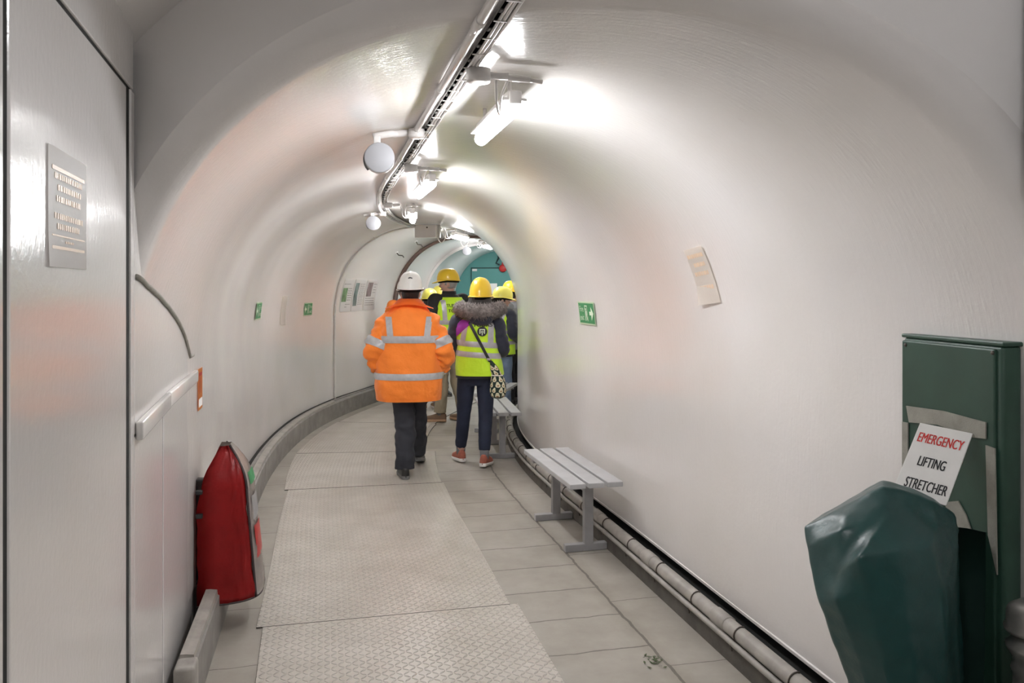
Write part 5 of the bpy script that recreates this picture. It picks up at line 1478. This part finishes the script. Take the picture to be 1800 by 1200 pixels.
# ---- simpler builder for the group farther in -------------------------------------
def visitor(pos, rz, label, s, helm, coat, vest_c, legs_m, shoe_m, sole_m, hyaw=0, hair='hair_dark', skin='skin', hpitch=0, text=None, vest_on=True, fat=1.0, Jx=None, hoff=.0, seed=30, collar=None, voxel=.0075):
    J = base_joints(s, hyaw=hyaw, hpitch=hpitch, palmL=(1, 0, 0), palmR=(-1, 0, 0))
    if Jx: J.update(Jx)
    p = person(pos, rz, label, J, skin, voxel=voxel)
    E = p['e']; hair_cap(E, p['hc'], p['Mh'], hair, k=1.06)
    helmet(E, p['hc'] + p['Mh'] @ Vector((0, -.004, .048)), p['Mh'].normalized(), helm, w=.108, l=.138, h=.135)
    trousers(p, J, legs_m, .098*s*fat, .080*s*fat, .072*s, .165*s*fat, amp=.008, seed=seed)
    for sd, sg in (('L', -1), ('R', 1)):
        a = Vector(J['ank'+sd]); bm = bmesh.new(); tube(bm, [a + Vector((0, 0, -.04)), a, a + Vector((0, 0, .06))], [.036, .040, .044], 14); link('sock', bm, 'grey_cloth', E)
        shoe_at(E, J, sd, 0, 0, shoe_m, sole_m)
    def sc(r): return [(z*s, cx, cy, rx*s*fat, ry*s*fat, n) for z, cx, cy, rx, ry, n in r]
    Tc = Torso(sc([(.80, 0, 0, .195, .155, 2.3), (.95, 0, 0, .190, .150, 2.3), (1.10, 0, 0, .185, .145, 2.3), (1.27, 0, 0, .192, .145, 2.4), (1.38, 0, 0, .178, .13, 2.3), (1.44, 0, 0, .12, .105, 2.1), (1.475, 0, .01, .080, .08, 2)]), .007, 7, seed)
    bm = bmesh.new(); Tc.mesh(bm, 40, 36)
    for sd, k in (('L', 1), ('R', 2)): sleeve(bm, J, sd, [r_*s for r_ in (.075, .085, .078, .070, .062, .050)], seed + k, .008)
    link('jacket', bm, coat, E)
    if collar:
        bm = bmesh.new(); Torso([(1.40*s, 0, 0, .105*s, .095*s, 2), (1.47*s, 0, .01, .085*s, .085*s, 2), (1.50*s, 0, .015, .082*s, .082*s, 2)], .003, 9, seed).mesh(bm, 30, 8); link('collar', bm, collar, E)
    if vest_on:
        Tv_ = Torso(sc([(.83, 0, 0, .215, .172, 2.4), (.95, 0, 0, .208, .168, 2.4), (1.10, 0, 0, .200, .160, 2.4), (1.27, 0, 0, .200, .157, 2.5), (1.37, 0, 0, .186, .145, 2.4), (1.43, 0, 0, .142, .125, 2.2)]), .008, 6, seed + 5)
        bm = bmesh.new(); Tv_.mesh(bm, 48, 40, caps=(False, True)); v = link('hi_vis_vest', bm, vest_c, E)
        band(p, Tv_, 1.12*s, 1.17*s, .005, v); band(p, Tv_, .97*s, 1.02*s, .005, v)
        vband(Tv_, -.115*s, -.125*s, 1.17*s, 1.40*s, .05, .0055, v); vband(Tv_, .115*s, .125*s, 1.17*s, 1.40*s, .05, .0055, v)
        # same tape down the chest
        for x in (-.115, .115):
            bm = bmesh.new(); rw = []
            for j in range(10):
                z = (1.17 + .22*j/9)*s; rw.append([(lambda a: Tv_(PI - Tv_.back_a((x + dx)*s, z), z, .0055))(0) for dx in (-.022, 0, .022)])
            ngrid(bm, rw, wrap=False); link('reflective_band', bm, 'tape', v)
        if text:
            back_text(Tv_, text[0], .052, 0, 1.335*s, .007, v, bold=.0012); back_text(Tv_, text[1], .052, 0, 1.275*s, .007, v, bold=.0012)
    return p, J
# man in profile, khaki trousers
visitor(Vector((-.755, 9.62, .008)), R(28), 'person in yellow vest and khaki trousers with head turned left', 1.045, 'helmet_yellow', 'dark_cloth', 'yellow', 'khaki', 'shoe_brown', 'shoe_tan',
        hyaw=R(58), hair='hair_grey', skin='skin_pale', hpitch=R(-6), text=('TUNNEL', 'TOURS'), collar='dark_cloth', seed=40, Jx=dict(ankL=(-.12, .02, .09), ankR=(.16, -.05, .09), fyL=R(55), fyR=R(20)), voxel=.0065)
# two shorter people beyond him on the left
visitor(Vector((-1.085, 10.55, .008)), R(20), 'person with lemon helmet behind the man in orange, mauve trousers below', .895, 'helmet_lemon', 'dark_cloth', 'yellow', 'mauve', 'shoe_tan', 'sole_white', hyaw=R(-20), seed=50, hpitch=R(-10))
visitor(Vector((-1.10, 11.95, 0)), R(-150), 'person whose pale yellow helmet shows just above the lemon helmet', .925, 'helmet_lemon', 'grey_cloth', 'yellow', 'charcoal', 'shoe_black', 'sole_grey', hyaw=R(10), seed=60)
visitor(Vector((-1.50, 11.1, 0)), R(-10), 'person in an orange top mostly hidden behind the white helmet', .98, 'helmet_white', 'orange', 'orange', 'charcoal', 'shoe_black', 'sole_grey', vest_on=False, seed=70)
# on the right beyond the bend
p, J6 = visitor(Vector((-.145, 10.35, 0)), R(-38), 'person in lemon helmet and blue jeans beyond the fur hood, facing right', .915, 'helmet_lemon', 'navy', 'yellow', 'denim_light', 'shoe_black', 'sole_grey', hyaw=R(-42), seed=80, hpitch=R(-8),
        Jx=dict(elR=(.235, -.05, 1.03), wrR=(.20, .14, .93), ankL=(-.08, .06, .085)))
bm = bmesh.new(); g = ball(bm, p['hc'] + p['Mh'] @ Vector((-.05, -.13, -.03)), (.085, .075, .095), 4)
for v in g: v.co += (v.co - p['hc']).normalized()*.010*noise.noise(v.co*18)
link('bunched_hair', bm, 'fur_dark', p['e'])
visitor(Vector((.02, 11.0, 0)), R(60), 'person in grey top and yellow helmet half hidden by the right wall', .965, 'helmet_yellow', 'grey_cloth', 'yellow', 'dark_cloth', 'shoe_black', 'sole_grey', hyaw=R(15), vest_on=False, seed=90)

# ------------------------------------------------------------------ camera, world, exposure
cd = bpy.data.cameras.new('camera'); cam = bpy.data.objects.new('camera', cd); COL.objects.link(cam)
cam.location = (0, 0, CAMZ); cam.rotation_euler = (R(90), 0, 0)
cd.sensor_width = 36; cd.lens = 36 * FPX / 1800; cd.shift_y = -(600 - HOR) / 1800; cd.clip_start = .05
scene.camera = cam
w = bpy.data.worlds.new('world'); scene.world = w; w.use_nodes = True
w.node_tree.nodes['Background'].inputs[0].default_value = (.8, .85, .9, 1); w.node_tree.nodes['Background'].inputs[1].default_value = .02
vs_ = scene.view_settings
vs_.view_transform = 'Standard'; vs_.look = 'None'; vs_.gamma = 1; vs_.use_curve_mapping = False; vs_.exposure = 1.43
try:
    scene.cycles.use_denoising = True; scene.cycles.max_bounces = 10; scene.cycles.diffuse_bounces = 6; scene.cycles.glossy_bounces = 4
    scene.cycles.sample_clamp_indirect = 8
except Exception: pass
